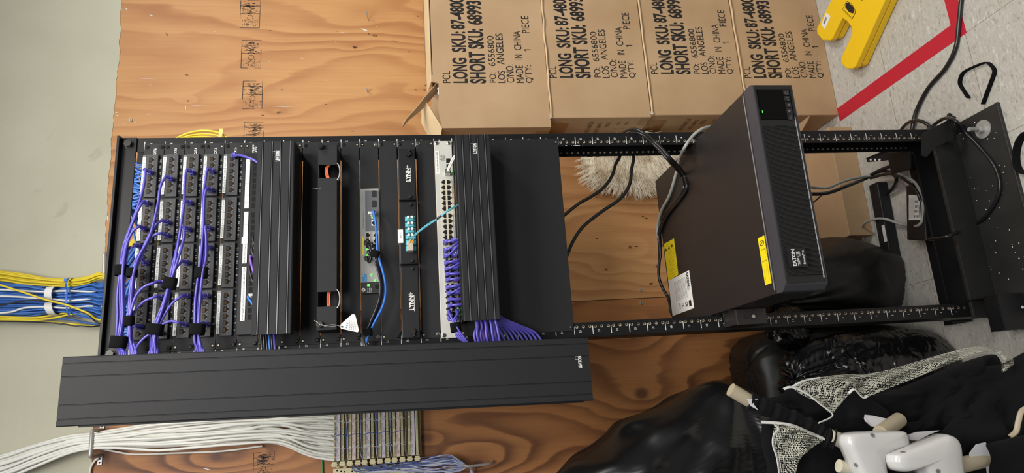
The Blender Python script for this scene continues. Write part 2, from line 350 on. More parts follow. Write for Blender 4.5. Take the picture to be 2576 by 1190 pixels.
def mesh_mat():
    m, nt, b = new_mat('pale_polyester_netting'); L = nt.links.new; b.inputs['Base Color'].default_value = lin((178, 178, 164)); b.inputs['Roughness'].default_value = 0.7
    tc = nd(nt, 'ShaderNodeTexCoord'); vo = nd(nt, 'ShaderNodeTexVoronoi', i_Scale=330.0, i_Randomness=0.25); L(tc.outputs['Object'], vo.inputs['Vector'])
    mt = nd(nt, 'ShaderNodeMath', operation='GREATER_THAN'); L(vo.outputs['Distance'], mt.inputs[0]); mt.inputs[1].default_value = 0.50
    L(mt.outputs[0], b.inputs['Alpha']); return m
M['net'] = mesh_mat()
def fur_mat():
    m, nt, b = new_mat('cream_wool_fibre'); L = nt.links.new; b.inputs['Roughness'].default_value = 0.7; b.inputs['Sheen Weight'].default_value = 0.4
    tc = nd(nt, 'ShaderNodeTexCoord'); n = nd(nt, 'ShaderNodeTexNoise', i_Scale=22.0); L(tc.outputs['Object'], n.inputs['Vector'])
    r = ramp(nt, [(0.3, lin((206, 182, 146))), (0.55, lin((246, 237, 216)))]); L(n.outputs['Fac'], r.inputs[0]); L(r.outputs[0], b.inputs['Base Color']); return m
M['fur'] = fur_mat()
U = 44.45
def uz(n): return n*U+85            # top of rack unit n
# ================================================================== the setting
FL = MB(); FL.box(-1800, 2600, -3000, 700, -60, 0); tag(FL.build('floor', M['floor']), kind='structure')
edge = [(312, -150), (305, 0), (303, 40), (304, 70), (300, 110), (302, 140), (297, 175), (292, 205), (292, 240), (288, 275), (286, 310), (280, 350), (281, 390), (276, 430), (272, 470), (271, 520), (267, 560), (265, 600), (266, 640), (262, 690), (264, 740), (258, 800), (254, 860), (250, 900), (246, 960), (240, 1020), (236, 1080), (232, 1130), (230, 1190), (226, 1330)]
rnd = random.Random(4); EP = []
for i in range(len(edge)-1):
    for k in range(5):
        t = k/5; u = edge[i][0]*(1-t)+edge[i+1][0]*t+rnd.uniform(-1.6, 1.6); v = edge[i][1]*(1-t)+edge[i+1][1]*t
        p = at(u, v, 600); EP.append((p.x, p.z))
SEAM = at(1600, 751, 600).x
top_r = [q for q in EP if SEAM < q[0] < 1137]; top_l = [q for q in EP if q[0] < SEAM]
zs = EP[min(range(len(EP)), key=lambda i: abs(EP[i][0]-SEAM))][1]
wm = MB()
wm.box(-1800, 2600, 613, 720, 0, 3100)
up = [(2600, EP[0][1])]+EP+[(-1800, EP[-1][1]), (-1800, 3100), (2600, 3100)]
n = len(up)
# the painted face is split into strips so that its ragged lower edge meshes cleanly
for a, b in zip([(2600, EP[0][1])]+EP, EP+[(-1800, EP[-1][1])]):
    wm.poly([(a[0], 598.5, a[1]), (b[0], 598.5, b[1]), (b[0], 598.5, 3100), (a[0], 598.5, 3100)], 0)
    wm.poly([(a[0], 598.5, a[1]), (a[0], 613, a[1]), (b[0], 613, b[1]), (b[0], 598.5, b[1])], 0)
tag(wm.build('wall_back', M['wall']), kind='structure')

def strip_sheet(mb, tops, x_hi, x_lo, m=0):                 # plywood: front face y=600 with the ragged top
    pts = [(x_hi, tops[0][1])]+tops+[(x_lo, tops[-1][1])]
    for a, b in zip(pts, pts[1:]):
        mb.poly([(a[0], 600, a[1]), (b[0], 600, b[1]), (b[0], 600, 12), (a[0], 600, 12)], m)
        mb.poly([(a[0], 600, a[1]), (a[0], 612, a[1]), (b[0], 612, b[1]), (b[0], 600, b[1])], m)
    mb.poly([(x_lo, 600, 12), (x_lo, 612, 12), (x_lo, 612, pts[-1][1]), (x_lo, 600, pts[-1][1])], m)
    mb.poly([(x_hi, 600, 12), (x_hi, 612, 12), (x_hi, 612, pts[0][1]), (x_hi, 600, pts[0][1])], m)
    mb.poly([(x_hi, 600, 12), (x_lo, 600, 12), (x_lo, 612, 12), (x_hi, 612, 12)], m)
def stamp(mb, u0, u1, v0, v1, seed, y=599.6):
    """scribbly ink grade stamp between two image corners"""
    r = random.Random(seed); a = at(u0, v1, 600); b = at(u1, v0, 600)
    x0, x1, z1, z0 = a.x, b.x, a.z, b.z; zz = lambda t: z0+(z1-z0)*t; xx = lambda t: x0+(x1-x0)*t
    def ln(xa, za, xb, zb, w=1.3):
        d = Vector((xb-xa, 0, zb-za)); 
        if d.length < .1: return
        nn = Vector((-d.z, 0, d.x)).normalized()*w/2; pa, pb = Vector((xa, y, za)), Vector((xb, y, zb)); mb.poly([pa-nn, pb-nn, pb+nn, pa+nn], 1)
    for (p, q, s_, t) in ((0, 0, 1, 0), (0, 1, 1, 1), (0, 0, 0, 1), (1, 0, 1, 1), (.52, 0, .52, 1), (.80, 0, .80, 1)):
        k = 3
        for i in range(k):
            if r.random() < .12: continue
            ln(xx(p+(s_-p)*i/k), zz(q+(t-q)*i/k), xx(p+(s_-p)*(i+1)/k), zz(q+(t-q)*(i+1)/k), r.uniform(.8, 2.2))
    for i in range(95):
        cx = .5+.42*r.random(); cz = min(.95, max(.05, r.gauss(.5, .2))); w = r.uniform(.01, .05); h = r.uniform(.04, .16)
        ln(xx(cx), zz(cz-h/2), xx(cx+w*.3), zz(cz+h/2), r.uniform(.7, 1.8))
    for i in range(60):
        cx = .05+.25*r.random(); cz = min(.92, max(.08, r.gauss(.5, .2)))
        ln(xx(cx), zz(cz), xx(cx+r.uniform(.01, .05)), zz(cz+r.uniform(-.06, .06)), r.uniform(.6, 1.4))
    cx, cz, rr = xx(.38), zz(.5), (x1-x0)*.09
    for i in range(12):
        if i in (2, 7): continue
        ln(cx+rr*math.cos(i*math.pi/6), cz+rr*math.sin(i*math.pi/6), cx+rr*math.cos((i+1)*math.pi/6), cz+rr*math.sin((i+1)*math.pi/6), 1.4)
def chip(mb, u, v, lu, lv, m=2, w=2.0, y=599.4):
    a, b = at(u-lu/2, v-lv/2, 600), at(u+lu/2, v+lv/2, 600); d = b-a; nn = Vector((-d.z, 0, d.x)).normalized()*w/2
    c = (a+b)/2; q = [a, c-nn*.9+d*.1, b, c+nn-d*.1]
    mb.poly([(p.x, y, p.z) for p in q], m)
pr = MB(); strip_sheet(pr, top_r, 1137, SEAM+1)
for k, (v0, v1) in enumerate(((2, 70), (102, 171), (204, 274), (307, 376))): stamp(pr, 603+k*3, 655+k*3, v0, v1, k+3)
for c in ((318, 23, 8, 8, 3), (381, 39, 12, 3, 3), (916, 75, 22, 6, 6), (948, 68, 4, 2, 3), (467, 270, 2, 14, 3), (372, 198, 52, 0, 1.2), (378, 214, 6, 0, 1.5), (495, 266, 40, 0, 1.2), (650, 268, 30, 0, 1.6), (715, 269, 60, 0, 1.2), (678, 155, 10, 0, 1.4), (760, 147, 11, 2, 1.6), (862, 82, 14, 1, 1.6), (820, 202, 8, 2, 1.6), (291, 283, 14, 3, 2.5), (296, 291, 7, 3, 3), (374, 288, 14, 0, 1.4), (305, 315, 22, -3, 1.5), (540, 80, 4, 0, 1.6), (995, 320, 5, 0, 2), (845, 105, 4, 0, 2), (340, 308, 8, -3, 1.2), (270, 548, 3, 16, 8), (280, 600, 12, 0, 1), (276, 557, 20, 0, 1)):
    chip(pr, *c[:4], w=c[4])
for c in ((992, 103, 26, 1, 3), (470, 189, 12, 0, 3), (848, 79, 8, 0, 2), (680, 77, 8, 0, 2), (940, 90, 14, 4, 3), (928, 86, 4, 6, 3), (420, 87, 6, 8, 4), (635, 104, 4, 0, 2), (710, 226, 10, 0, 4), (706, 282, 9, 1, 4), (661, 290, 11, 0, 3), (820, 263, 7, 0, 3), (886, 330, 9, 1, 3), (1030, 130, 7, 0, 2.5), (1050, 41, 8, 2, 3.5), (655, 217, 7, 1, 3), (893, 119, 14, 2, 7), (945, 89, 12, 6, 4), (1046, 226, 11, 0, 5), (615, 3, 10, 0, 2.5), (1500, 497, 6, 1, 3), (1625, 549, 10, 2, 6), (1600, 620, 10, 1, 5), (1617, 545, 7, -1, 4), (1501, 600, 9, 0, 4), (1640, 713, 8, 0, 4)):
    chip(pr, *c[:4], m=3, w=c[4])
pr.box(SEAM-1, SEAM+1, 605, 612, 12, zs-40, 3)
tag(pr.build('plywood_sheet', [M['wood_r'], M['ink'], M['white'], mat('dark_knot_sliver', (74, 42, 26), .8)]), 'tall stamped plywood backboard sheet behind the rack and the carton stack, right of the seam', 'plywood sheet', kind='structure')
pl = MB(); strip_sheet(pl, top_l, SEAM-1, -1300)
stamp(pl, 636, 690, 1136, 1205, 31)
chip(pl, 1300, 1014, 12, 1, w=6); chip(pl, 520, 1180, 20, 3, w=3)
pl2 = at(1800, 930, 600)
tag(pl.build('plywood_sheet', [M['wood_l'], M['ink'], M['white']]), 'plywood backboard sheet with large round knots, left of the seam behind the bin bags', 'plywood sheet', kind='structure')

def screwhead(name, p, d, r, h, label, cat, m=M['steel'], hexa=False, shaft=0, group=None):
    mb = MB(); p = Vector(p); d = Vector(d)
    if shaft: mb.cyl(p, p+d*shaft, r*.35, n=8)
    q = p+d*shaft
    mb.cyl(q, q+d*h, r, r*(1 if hexa else .8), n=6 if hexa else 14)
    if not hexa: mb.box(-r*.6, r*.6, -.3, .3, -r*.12, r*.12, 1, xf=Matrix.Translation(q+d*h)); mb.box(-r*.12, r*.12, -.3, .3, -r*.6, r*.6, 1, xf=Matrix.Translation(q+d*h))
    return tag(mb.build(name, [m, M['hole']]), label, cat, group)
screwhead('lag_screw', at(330, 303, 600), (0, -1, 0), 6, 5, 'galvanised screw head near the top edge of the plywood above the rack corner', 'screw')
screwhead('wood_screw', at(1612, 730, 600), (0, -1, 0), 5.5, 3, 'round screw head just right of the plywood seam', 'screw')
screwhead('wood_screw', at(1613, 763, 600), (0, -1, 0), 5.5, 3, 'round screw head just left of the plywood seam', 'screw')
def nail(u, v, label, L=26):
    p = at(u, v, 600); mb = MB(); e = p+Vector((.45, -.86, .1)).normalized()*L; mb.cyl(p, e, 1.6, n=8); mb.cyl(e, e+Vector((.45, -.86, .1))*1.5, 4, n=10)
    tag(mb.build('nail', M['steel']), label, 'nail')
nail(926, 52, 'long bent nail sticking out of the plywood near the top right of the wall', 34)
nail(925, 234, 'short nail in the plywood between the rack and the torn carton', 16)

# ================================================================== carton stack
YB = 445
zb = [1325+85, 940+85, 594+85, 253+85, 0]
xl = [at(1371, 320, YB).x, at(1375, 297, YB).x, at(1636, 290, YB).x, at(1850, 291, YB).x]
XR = 1420
XV = lambda v: 629+(209-v)*1.463
lines = [('PCL', 1288, 1263, XV(209), XV(180), 0)]+[(s_, a_, b_, XV(v0), XV(v1), bo) for a_, b_, bo, ws in (
    (1254, 1206, .03, (('LONG', 209, 147), ('SKU:', 132, 80), ('87-48001C', 74, -37))), (1199, 1146, .03, (('SHORT', 210, 131), ('SKU:', 123, 73), ('68993', 62, -1))),
    (1134, 1112 , 0, (('PO:', 208, 183), ('6556800', 167, 90))), (1106, 1081 , 0, (('LOS', 209, 179), ('ANGELES', 163, 84))), (1077, 1052 , 0, (('C/NO:', 208, 163),)),
    (1045, 1020 , 0, (('MADE', 209, 165), ('IN', 150, 138), ('CHINA', 126, 77))), (1014, 988 , 0, (("Q'TY:", 209, 165), ('PIECE', 82, 38)))) for s_, v0, v1 in ws]
offs = [(629, 1288), (648, 932), (663, 578), (648, 242)]
desc = ['topmost printed brown carton in the stack, its near top corner torn open', 'second printed brown carton from the top of the stack, under the torn one', 'third printed brown carton from the top of the stack, behind the large dark power unit', 'lowest printed brown carton of the stack, standing on the floor tiles']
for i in range(4):
    z1, z0, x0 = zb[i]-1, zb[i+1]+1, xl[i]
    if i == 3: z0 = 0
    t = thing('cardboard_box', desc[i], 'box', ((x0+XR)/2, 522, z0), 'printed cartons stacked against the wall')
    mb = MB(); Y1 = 597
    if i:
        mb.box(x0, XR, YB, Y1, z0, z1)
        body = mb.build('carton_body', [M['card']], t, bevel=3, seg=2)
    else:
        c1, c2 = at(1106, 207, YB), at(1118, 290, YB); c3 = at(1112, 322, YB)
        front = [(x0, z0), (XR, z0), (XR, z1), (c1.x+4, z1), (c1.x-3, z1-22), (at(1104, 240, YB).x, at(1104, 240, YB).z), (at(1101, 265, YB).x, at(1101, 265, YB).z), (at(1105, 290, YB).x, at(1105, 290, YB).z), (x0, at(1113, 318, YB).z)]
        mb.prism(front, YB, YB+7, 'y')
        mb.prism([(YB+7.1, z0), (Y1, z0), (Y1, z1), (YB+60, z1-8), (YB+7.1, front[-1][1])], x0, x0+6, 'x')
        mb.box(x0+6, XR, Y1-6, Y1, z0, z1); mb.box(x0+6, XR, YB+7, Y1-6, z0, z0+6)
        mb.box(c1.x+25, XR, YB, Y1, z1-5, z1); mb.box(XR-6, XR, YB+7, Y1-6, z0+6, z1-5)
        mb.box(x0+60, XR-60, YB+40, Y1-20, z0+20, z1-70, 1)
        body = mb.build('carton_body', [M['card'], M['foam']], t, bevel=1.2, seg=1)
    dx, dz = offs[i][0]-offs[0][0], offs[i][1]-offs[0][1]
    tx = MB()
    for (s, a, b, xa, xb, bo) in lines:
        tx.text(s, xa+dx, xb+dx if xb else None, b+dz+85, a+dz+85, YB-.6, 0, bo)
    x1_, zt_, zb_2 = XV(126)+dx, 1012+dz+85, 989+dz+85
    tx.poly([(x1_, YB-.6, zb_2), (x1_+2.6, YB-.6, zb_2), (x1_+2.6, YB-.6, zt_), (x1_, YB-.6, zt_)]); tx.poly([(x1_, YB-.6, zt_), (x1_-5, YB-.6, zt_-5), (x1_-5, YB-.6, zt_-8), (x1_, YB-.6, zt_-3.4)])
    tx.build('carton_print', [M['ink']], body)
    if i in (1, 2):          # side face: tape and faded print
        pm = MB(); fx = lambda a, b: Vector((x0-.8, YB+a, b))
        for s, zz_, a0, a1, hh in (('LONG 87-48007C-89', .55, 30, 130, 17), ('SKU 68993', .46, 40, 120, 14), ('PIECE', .38, 38, 75, 13), ('1      KGS', .28, 34, 90, 11), ('1      KGS', .20, 34, 90, 11)):
            zc = z0+(z1-z0)*zz_; pm.text(s, 150-a1, 150-a0, zc, zc+hh, 0, 0, 0, f=lambda a, b: Vector((x0-.8, YB+150-a, b)))
        pm.build('side_print', [M['sideink']], body)
    if i in (0, 1, 2):
        tp = MB(); 
        for (fa, fb, ya, yb_) in ((.02, .10, 2, 60), (.80, .99, 40, 140)) if i else ((.0, .12, 30, 140),):
            za, zc = z0+(z1-z0)*fa, z0+(z1-z0)*fb; tp = MB(); tp.box(x0-.5, x0-.1, YB+ya, YB+yb_, za, zc); tp.build('packing_tape', [M['tapebrown']], body)
    if i:
        fl = MB(); r = random.Random(i)          # crushed pale edge along the top front of the carton
        pts = [Vector((x0+k*40, YB-1-r.uniform(0, 2.5), z1-2+r.uniform(-1, 2))) for k in range(0, 22)]
        fl.tube(pts, 3.4, n=6, sub=3); fl.build('worn_edge', [M['cardlight']], body)
        tuft = MB()
        for k in range(9): tuft.ball((x0+r.uniform(-3, 12), YB-r.uniform(0, 4), z1+r.uniform(-6, 4)), r.uniform(1.5, 4), n=6)
        tuft.build('torn_corner', [mat('torn_paper_fibre', (200, 190, 175), .9)], body)
    else:
        f1 = MB()                                # flap folded out of the torn corner
        A = [at(1103, 205, 470), at(1070, 243, 455), at(1045, 275, 440), at(1022, 300, 425), at(1012, 318, 415)]
        w = [Vector((10, 34, -22)), Vector((9, 30, -22)), Vector((6, 26, -16)), Vector((5, 14, -10)), Vector((2, 5, -3))]
        vs = []
        for p, q in zip(A, w): vs += [p, p+q, p+q+Vector((2, 4, 3)), p+Vector((2, 4, 3))]
        f1.faces(vs, [(j*4+k, j*4+(k+1) % 4, (j+1)*4+(k+1) % 4, (j+1)*4+k) for j in range(4) for k in range(4)]+[(3, 2, 1, 0), (16, 17, 18, 19)])
        f1.build('torn_flap', [M['card'], M['cardlight']], t)
        f2 = MB()                                # end flap still attached at the left face
        F = [at(1112, 322, YB+4), at(1067, 247, 470), at(1060, 262, 480), at(1060, 310, 500), at(1078, 345, 500), at(1105, 360, 470)]
        f2.slab([Vector(p) for p in F], (5, 3, 0)); f2.build('end_flap', [M['cardlight']], t)
        f3 = MB()                                # rear flap standing up behind the opening
        f3.slab([Vector((at(1075, 215, 590).x, 584, z1-12)), Vector((XR, 584, z1-12)), Vector((XR, 584, z1+22)), Vector((at(1072, 215, 590).x, 584, z1+16))], (0, 5, 0))
        f3.build('rear_flap', [M['cardedge']], t)
        f5 = MB(); f5.slab([Vector((c1.x+6, YB+8, z1+.5)), Vector((XR, YB+14, z1+.5)), Vector((XR, YB+60, z1+15)), Vector((c1.x-4, YB+64, z1+13))], (0, 2, 2)); f5.build('front_flap', [M['cardlight']], t)
        f4 = MB(); r = random.Random(9)
        p0 = at(1104, 222, 462)
        for k in range(14): f4.ball(p0+Vector((-k*2.6, r.uniform(-4, 12), -k*1.2+r.uniform(-5, 5))), r.uniform(6, 11), n=8)
        f4.build('foam_wrap', [M['foam']], t)
# low flat carton behind the rack
t = thing('cardboard_box', 'low plain brown carton on the floor behind the rack, under the power unit', 'box', (200, 500, 0))
zt = 84
mb = MB(); mb.box(60, 440, 396, 590, 0, zt); mb.build('carton_body', [M['card']], t, bevel=2)
fl = MB(); fl.slab([at(2001, 325, 436), at(2003, 317, 436), at(2037, 291, 440), at(2034, 301, 440), at(2016, 331, 436), at(2012, 345, 436)], (0, 3, 1)); fl.build('box_flap', [M['card']], bpy.data.objects['cardboard_box.003'])
# ================================================================== fleece thing behind the rail
def pillow(mb, poly, y0, th, rings=7, noise=0, seed=0, m=0, back=None, cx=None, pw=.5, ns=.01, smooth=True):
    """closed cushion-like shell from an outline [(x, z)]: bulges th towards -y and `back` towards +y"""
    from mathutils import noise as N
    n = len(poly); c = Vector((sum(p[0] for p in poly)/n, sum(p[1] for p in poly)/n)) if cx is None else Vector(cx); back = th if back is None else back
    vs = []; fs = []
    def lay(sgn, amt, base):
        idx = []
        for k in range(1, rings):
            t = 1-k/rings; h = (1-t**2)**pw
            for p in poly:
                x, z = c.x+(p[0]-c.x)*t, c.y+(p[1]-c.y)*t; d = N.noise(Vector((x*ns+seed, z*ns, sgn*3+seed)))*noise+N.noise(Vector((x*ns*3+seed, z*ns*2.2, seed)))*noise*.35
                vs.append(Vector((x, y0+sgn*(amt*h+d*h), z)))
        vs.append(Vector((c.x, y0+sgn*amt, c.y)))
    for p in poly: vs.append(Vector((p[0], y0, p[1])))
    lay(-1, th, 0); nb = len(vs); lay(1, back, 0)
    for start, flip in ((n, False), (nb, True)):
        prev = list(range(n))
        for k in range(rings-1):
            cur = [start+k*n+i for i in range(n)]
            for i in range(n):
                f = (prev[i], prev[(i+1) % n], cur[(i+1) % n], cur[i]); fs.append(f[::-1] if flip else f)
            prev = cur
        ctr = start+(rings-1)*n
        for i in range(n):
            f = (prev[i], prev[(i+1) % n], ctr); fs.append(f[::-1] if flip else f)
    mb.faces(vs, fs, m, smooth); return mb
def outline(px, y, sub=4):
    p = [at(u, v, y) for u, v in px]; p = crom(p+[p[0]], sub)[:-1]; return [(q.x, q.z) for q in p]
t = thing('fleece_pelt', 'shaggy cream fleece hanging against the plywood behind the right rack rail', 'fleece', at(1580, 470, 560))
fo = outline([(1462, 372), (1470, 440), (1500, 465), (1560, 476), (1620, 480), (1665, 470), (1700, 430), (1720, 360), (1640, 330), (1540, 335)], 560, 5)
mb = MB(); pillow(mb, fo, 575, 38, rings=6, noise=10, seed=3, back=20); mb.build('pelt', [M['fur']], t)
hair = MB(); r = random.Random(8); cx = sum(p[0] for p in fo)/len(fo); cz = sum(p[1] for p in fo)/len(fo)
for k in range(5200):
    i = r.randrange(len(fo)); s = math.sqrt(r.random())*1.0; x = cx+(fo[i][0]-cx)*s; z = cz+(fo[i][1]-cz)*s; y = 575-38*math.sqrt(max(0, 1-s*s))
    d = Vector((-.9+r.uniform(-.35, .35), -.35+r.uniform(-.3, .2), (z-cz)*.006+r.uniform(-.45, .45))).normalized(); L = r.uniform(18, 42)
    if fo[i][0] < cx-30 or s > .8: d = (d+Vector((x-cx, -10, z-cz)).normalized()*.6).normalized()
    bend = Vector((r.uniform(-.5, .1), r.uniform(-.1, .3), r.uniform(-.5, .5)))*L*.4
    p0 = Vector((x, y, z)); p1 = p0+d*L*.5+bend*.3; p2 = p0+d*L+bend; w = Vector((-d.z, 0, d.x)).normalized()*.9
    if p2.y > 597: continue
    hair.faces([p0-w, p0+w, p1+w*.8, p1-w*.8, p2], [(0, 1, 2, 3), (3, 2, 4)], 0)
tag(hair.build('wool_strands', [M['fur']], t), kind='stuff')
# ================================================================== the two-post rack
rack = thing('equipment_rack', 'tall black two-post equipment rack with numbered rails standing on the floor', 'rack', (0, 60, 0))
for sgn in (1, -1):
    mb = MB()
    mb.box(222*sgn, 257*sgn, 0, 3, 4, 2131); mb.box(254*sgn, 257*sgn, 3, 76, 4, 2131); mb.box(222*sgn, 254*sgn, 73, 76, 4, 2131)
    rail = mb.build('rail', M['rail'], rack, bevel=.8, seg=1)
    hm = MB(); pm = MB()
    for n in range(1, 46):
        z = uz(n)
        if sgn > 0: pm.box(226, 247, -.4, -.05, z-.75, z+.75)
        else: pm.box(-231, -250, -.4, -.05, z-.75, z+.75)
        s = str(n); w = 2.9*len(s); xc = 240.5 if sgn > 0 else -243
        pm.text(s, xc-w/2-(0 if len(s) > 1 else -.6), xc+w/2, z-16.5, z-11.5, -.4, 0, .012)
        for dz in (6.35, 22.2, 38.1):
            x = 232.5*sgn
            hm.cyl((x, -.3, z-dz), (x, -.05, z-dz), 3.4, n=12, m=0); hm.cyl((x+.9, -.5, z-dz+.6), (x+.9, -.3, z-dz+.6), 2.1, n=10, m=1)
            hm.cyl((x, 72.6, z-dz), (x, 72.95, z-dz), 2.7, n=10, m=0); hm.cyl((x+1.4, 72.4, z-dz+.6), (x+1.4, 72.6, z-dz+.6), 1.2, n=8, m=1)
    r = random.Random(5)
    for k in range(14 if sgn > 0 else 4):
        z = uz(21.6)+r.uniform(0, 40); x = 223*sgn
        if sgn > 0: pm.box(x-.6, x+.9, -.5, -.05, z, z+r.uniform(3, 9))
    hm.build('bolt_holes', [M['brass'], M['hole']], rail)
    pm.build('rail_print', [M['white']], rail)
ta = MB(); ta.box(-257, 257, -3.2, -.2, 2102, 2140); ta.box(-257, 257, -16, -3.2, 2134, 2140)
top = ta.build('top_angle', M['rail'], rack, bevel=1)
for x in (240, -240):
    b = MB(); p = Vector((x, -3.3, 2119)); b.cyl(p, p+Vector((0, -1.5, 0)), 10, n=16); b.cyl(p+Vector((0, -1.5, 0)), p+Vector((0, -8, 0)), 8.6, n=6); b.build('hex_bolt', M['screw'], top, bevel=.8)
base = MB()
base.box(-262, 262, -13, -3, 7, 80); base.box(-262, 262, -153, -3, 0, 7)
base.box(-262, 262, -157, -150, 0, 9)
fb = base.build('base_angle', [mat('scuffed_black_steel', (40, 40, 39), .5, var=.75, vs=9, bump=.2, bs=90)], rack, bevel=1.5)
base = MB(); base.box(-262, 262, 77, 84, 7, 66); base.box(-262, 262, 84, 178, 0, 7); base.build('base_angle', [M['rail']], rack, bevel=1.5)
for (u, v) in ((2474, 325), (2570, 768)):
    p = atz(u, v, 8); b = MB(); b.cyl(p, p+Vector((0, 0, 2.5)), 24, n=28); b.cyl(p+Vector((0, 0, 2.5)), p+Vector((0, 0, 14)), 10, n=6); b.cyl(p+Vector((0, 0, 14)), p+Vector((0, 0, 42)), 5.5, n=12)
    b.build('anchor_bolt', M['steel'], fb, bevel=.6)
sp = MB(); r = random.Random(3)
for k in range(60):
    x, y = r.uniform(-250, 250), r.uniform(-145, -15); q = r.uniform(.5, 1.8); sp.cyl((x, y, 7.1), (x, y, 7.5), q, n=6)
sp.build('plaster_specks', M['label'], fb)
# brackets bolted low on the rails
def uax(sgn, label):
    t = thing('mounting_bracket', label, 'bracket', (sgn*245, -80, 20)); mb = MB()
    if sgn < 0:
        mb.box(-302, -216, -104, -101, 18, 88); mb.box(-219, -216, -101, -2, 18, 88); mb.box(-302, -219, -101, -60, 85, 88); mb.box(-302, -299, -101, -60, 18, 85)
    else:
        pl_ = lambda px, y: [at(u, v, y) for u, v in px]
        mb.slab(pl_([(2321, 334), (2376, 307), (2387, 299), (2383, 356), (2350, 374), (2331, 396), (2318, 391), (2319, 344)], -60), (0, 3, 0))
        mb.slab(pl_([(2387, 299), (2403, 302), (2399, 358), (2383, 356)], -60), (0, 3, 0)); mb.slab(pl_([(2404, 307), (2445, 319), (2404, 341)], -50), (0, 3, 0)); mb.box(214, 240, -57, -.5, 84, 88)
    o = mb.build('bracket_plate', [M['rail']], t, bevel=1); h = MB()
    if sgn < 0:
        for dx in (-286, -250): h.cyl((dx, -104.6, 30), (dx, -104.1, 30), 3.6, n=12)
        for dz in (30, 52, 74): h.cyl((-302.6, -80, dz), (-302.1, -80, dz), 4, n=12)
        h.build('bracket_holes', M['label'], o)
    else:
        for k in range(4): q = at(2395-k*.6, 309+k*14, -60.5); h.cyl(q, q+Vector((0, .4, 0)), 4, n=12)
        h.build('bracket_holes', M['hole'], o)
uax(-1, 'black steel bracket box fixed low on the left rack rail, two holes in its face')
uax(1, 'black angled steel bracket with four slots fixed low on the right rack rail')
t = thing('mounting_bracket', 'black punched bracket arm lying behind the foot of the right rail', 'bracket', (180, 140, 0))
mb = MB(); q = [atz(2178, 398, 70), atz(2181, 408, 70), atz(2222, 405, 70), atz(2270, 395, 60), atz(2262, 375, 60), atz(2215, 382, 70)]
mb.slab(q, (0, 0, -3)); o = mb.build('bracket_plate', M['rail'], t, bevel=.8)
h = MB(); [h.cyl(atz(2191+11*k, 402, 70.4), atz(2191+11*k, 402, 70.9), 3.4, n=12) for k in range(3)]; h.build('bracket_holes', M['label'], o)
mb = MB(); mb.slab([atz(2235, 385, 110), atz(2290, 380, 110), atz(2290, 425, 110), atz(2242, 440, 110)], (0, 0, -4)); mb.box(q[3].x-40, q[3].x+10, q[3].y-3, q[3].y+3, 0, 105); mb.build('bracket_tab', M['rail'], t, bevel=.8)

# ------------------------------------------------------------------ panel helpers
def screw(parent, x, z, y=-2.2, m='screw', r=4.6):
    mb = MB(); mb.cyl((x, y, z), (x, y-1.2, z), r, r*.98, n=16); mb.cyl((x, y-1.2, z), (x, y-3.0, z), r*.98, r*.5, n=16)
    q = y-3.1
    for k in (0, 1):
        a = .6 if k else 0
        X = Matrix.Translation((x, q, z)) @ Matrix.Rotation(math.radians(20 if (x+z) % 2 > 1 else 50), 4, 'Y')
        mb.box(*((-r*.42, r*.42, -.15, .15, -.45, .45) if k else (-.45, .45, -.15, .15, -r*.42, r*.42)), 1, xf=X)
    return mb.build('screw', [M[m], M['hole']], parent)
def empties(mb, x, z, m, y=-2.3):
    mb.box(x-5.2, x+5.2, y-.15, y, z-3, z+3, m)
def plate(parent, n, m='powder', units=1, inset=.4, y=-2.2, name='panel_plate', w=241.3):
    mb = MB(); mb.box(-w, w, y, -.15, uz(n-units)+inset, uz(n)-inset)
    return mb.build(name, [M[m], M['hole']], parent, bevel=.7)
def slots(parent, pts, y=-2.3):
    mb = MB()
    for x, z in pts: mb.cyl((x-1.5, y-.1, z), (x-1.5, y, z), 3.2, n=12, m=0); mb.cyl((x+1.5, y-.1, z), (x+1.5, y, z), 3.2, n=12, m=0); mb.cyl((x, y-.25, z), (x, y-.1, z), 2.1, n=10, m=1)
    if pts: mb.build('mounting_slots', [M['hole'], M['brass']], parent)  # dark mounting slots, each with a smaller steel-coloured disc inside
def fasten(parent, n, tr, br, tl, bl, y=-2.2, off=6.35):
    s = []
    for k, x, z in ((tr, 232.5, uz(n)-off), (br, 232.5, uz(n-1)+off), (tl, -232.5, uz(n)-off), (bl, -232.5, uz(n-1)+off)):
        if k in (None, '-'): s.append((x, z))
        elif k: screw(parent, x, z, y, k)
    slots(parent, s, y-.1)
# ------------------------------------------------------------------ copper patch panels
names45 = ['112b 112a 111a 111b 110a 110b 109a 109b 108a 108b 107a 107b 106a 106b 105a 105b 104a 104b 103a 103b 102a 102b 101a 101b',
           '126 125b 124b 124a 123b 123a 122a 122b 121b 121a 120b 120a 119a 119b 118b 118a 117b 117a 116b 116a 115b 115a 114b 114a',
           '211b 211a 210a 210b 209a 209b 208a 208b 207a 207b 206a 206b 205a 205b 204a 204b 203a 203b 202a 202b 201a 201b 128b 128a',
           '224a 224b 223a 223b 222a 222b 221a 221b 220a 220b 219a 219b 218a 218b 217a 217b 216a 216b 215a 215b 214a 214b 213a 213b',
           '226a 226b 228b 228a ap128 ap124 ap122 ap117 ap114 ap111 ap109 ap105 ap104 ap107 ap101 ap220 ap206 ap204 ap209 ap210 ap215 ap212 ap219 ap222']
JX = lambda j: 198-107.5*((24-j)//6)-15.2*((24-j) % 6)
plugged = {45: (22, 18, 14, 12, 10, 2), 44: (21, 15, 13, 7, 5, 1), 43: (22, 18, 14, 10, 5, 2), 42: (22, 19, 14, 12, 5, 2), 41: (24,)}
ordw = {45: 'topmost', 44: 'second', 43: 'third', 42: 'fourth', 41: 'fifth'}
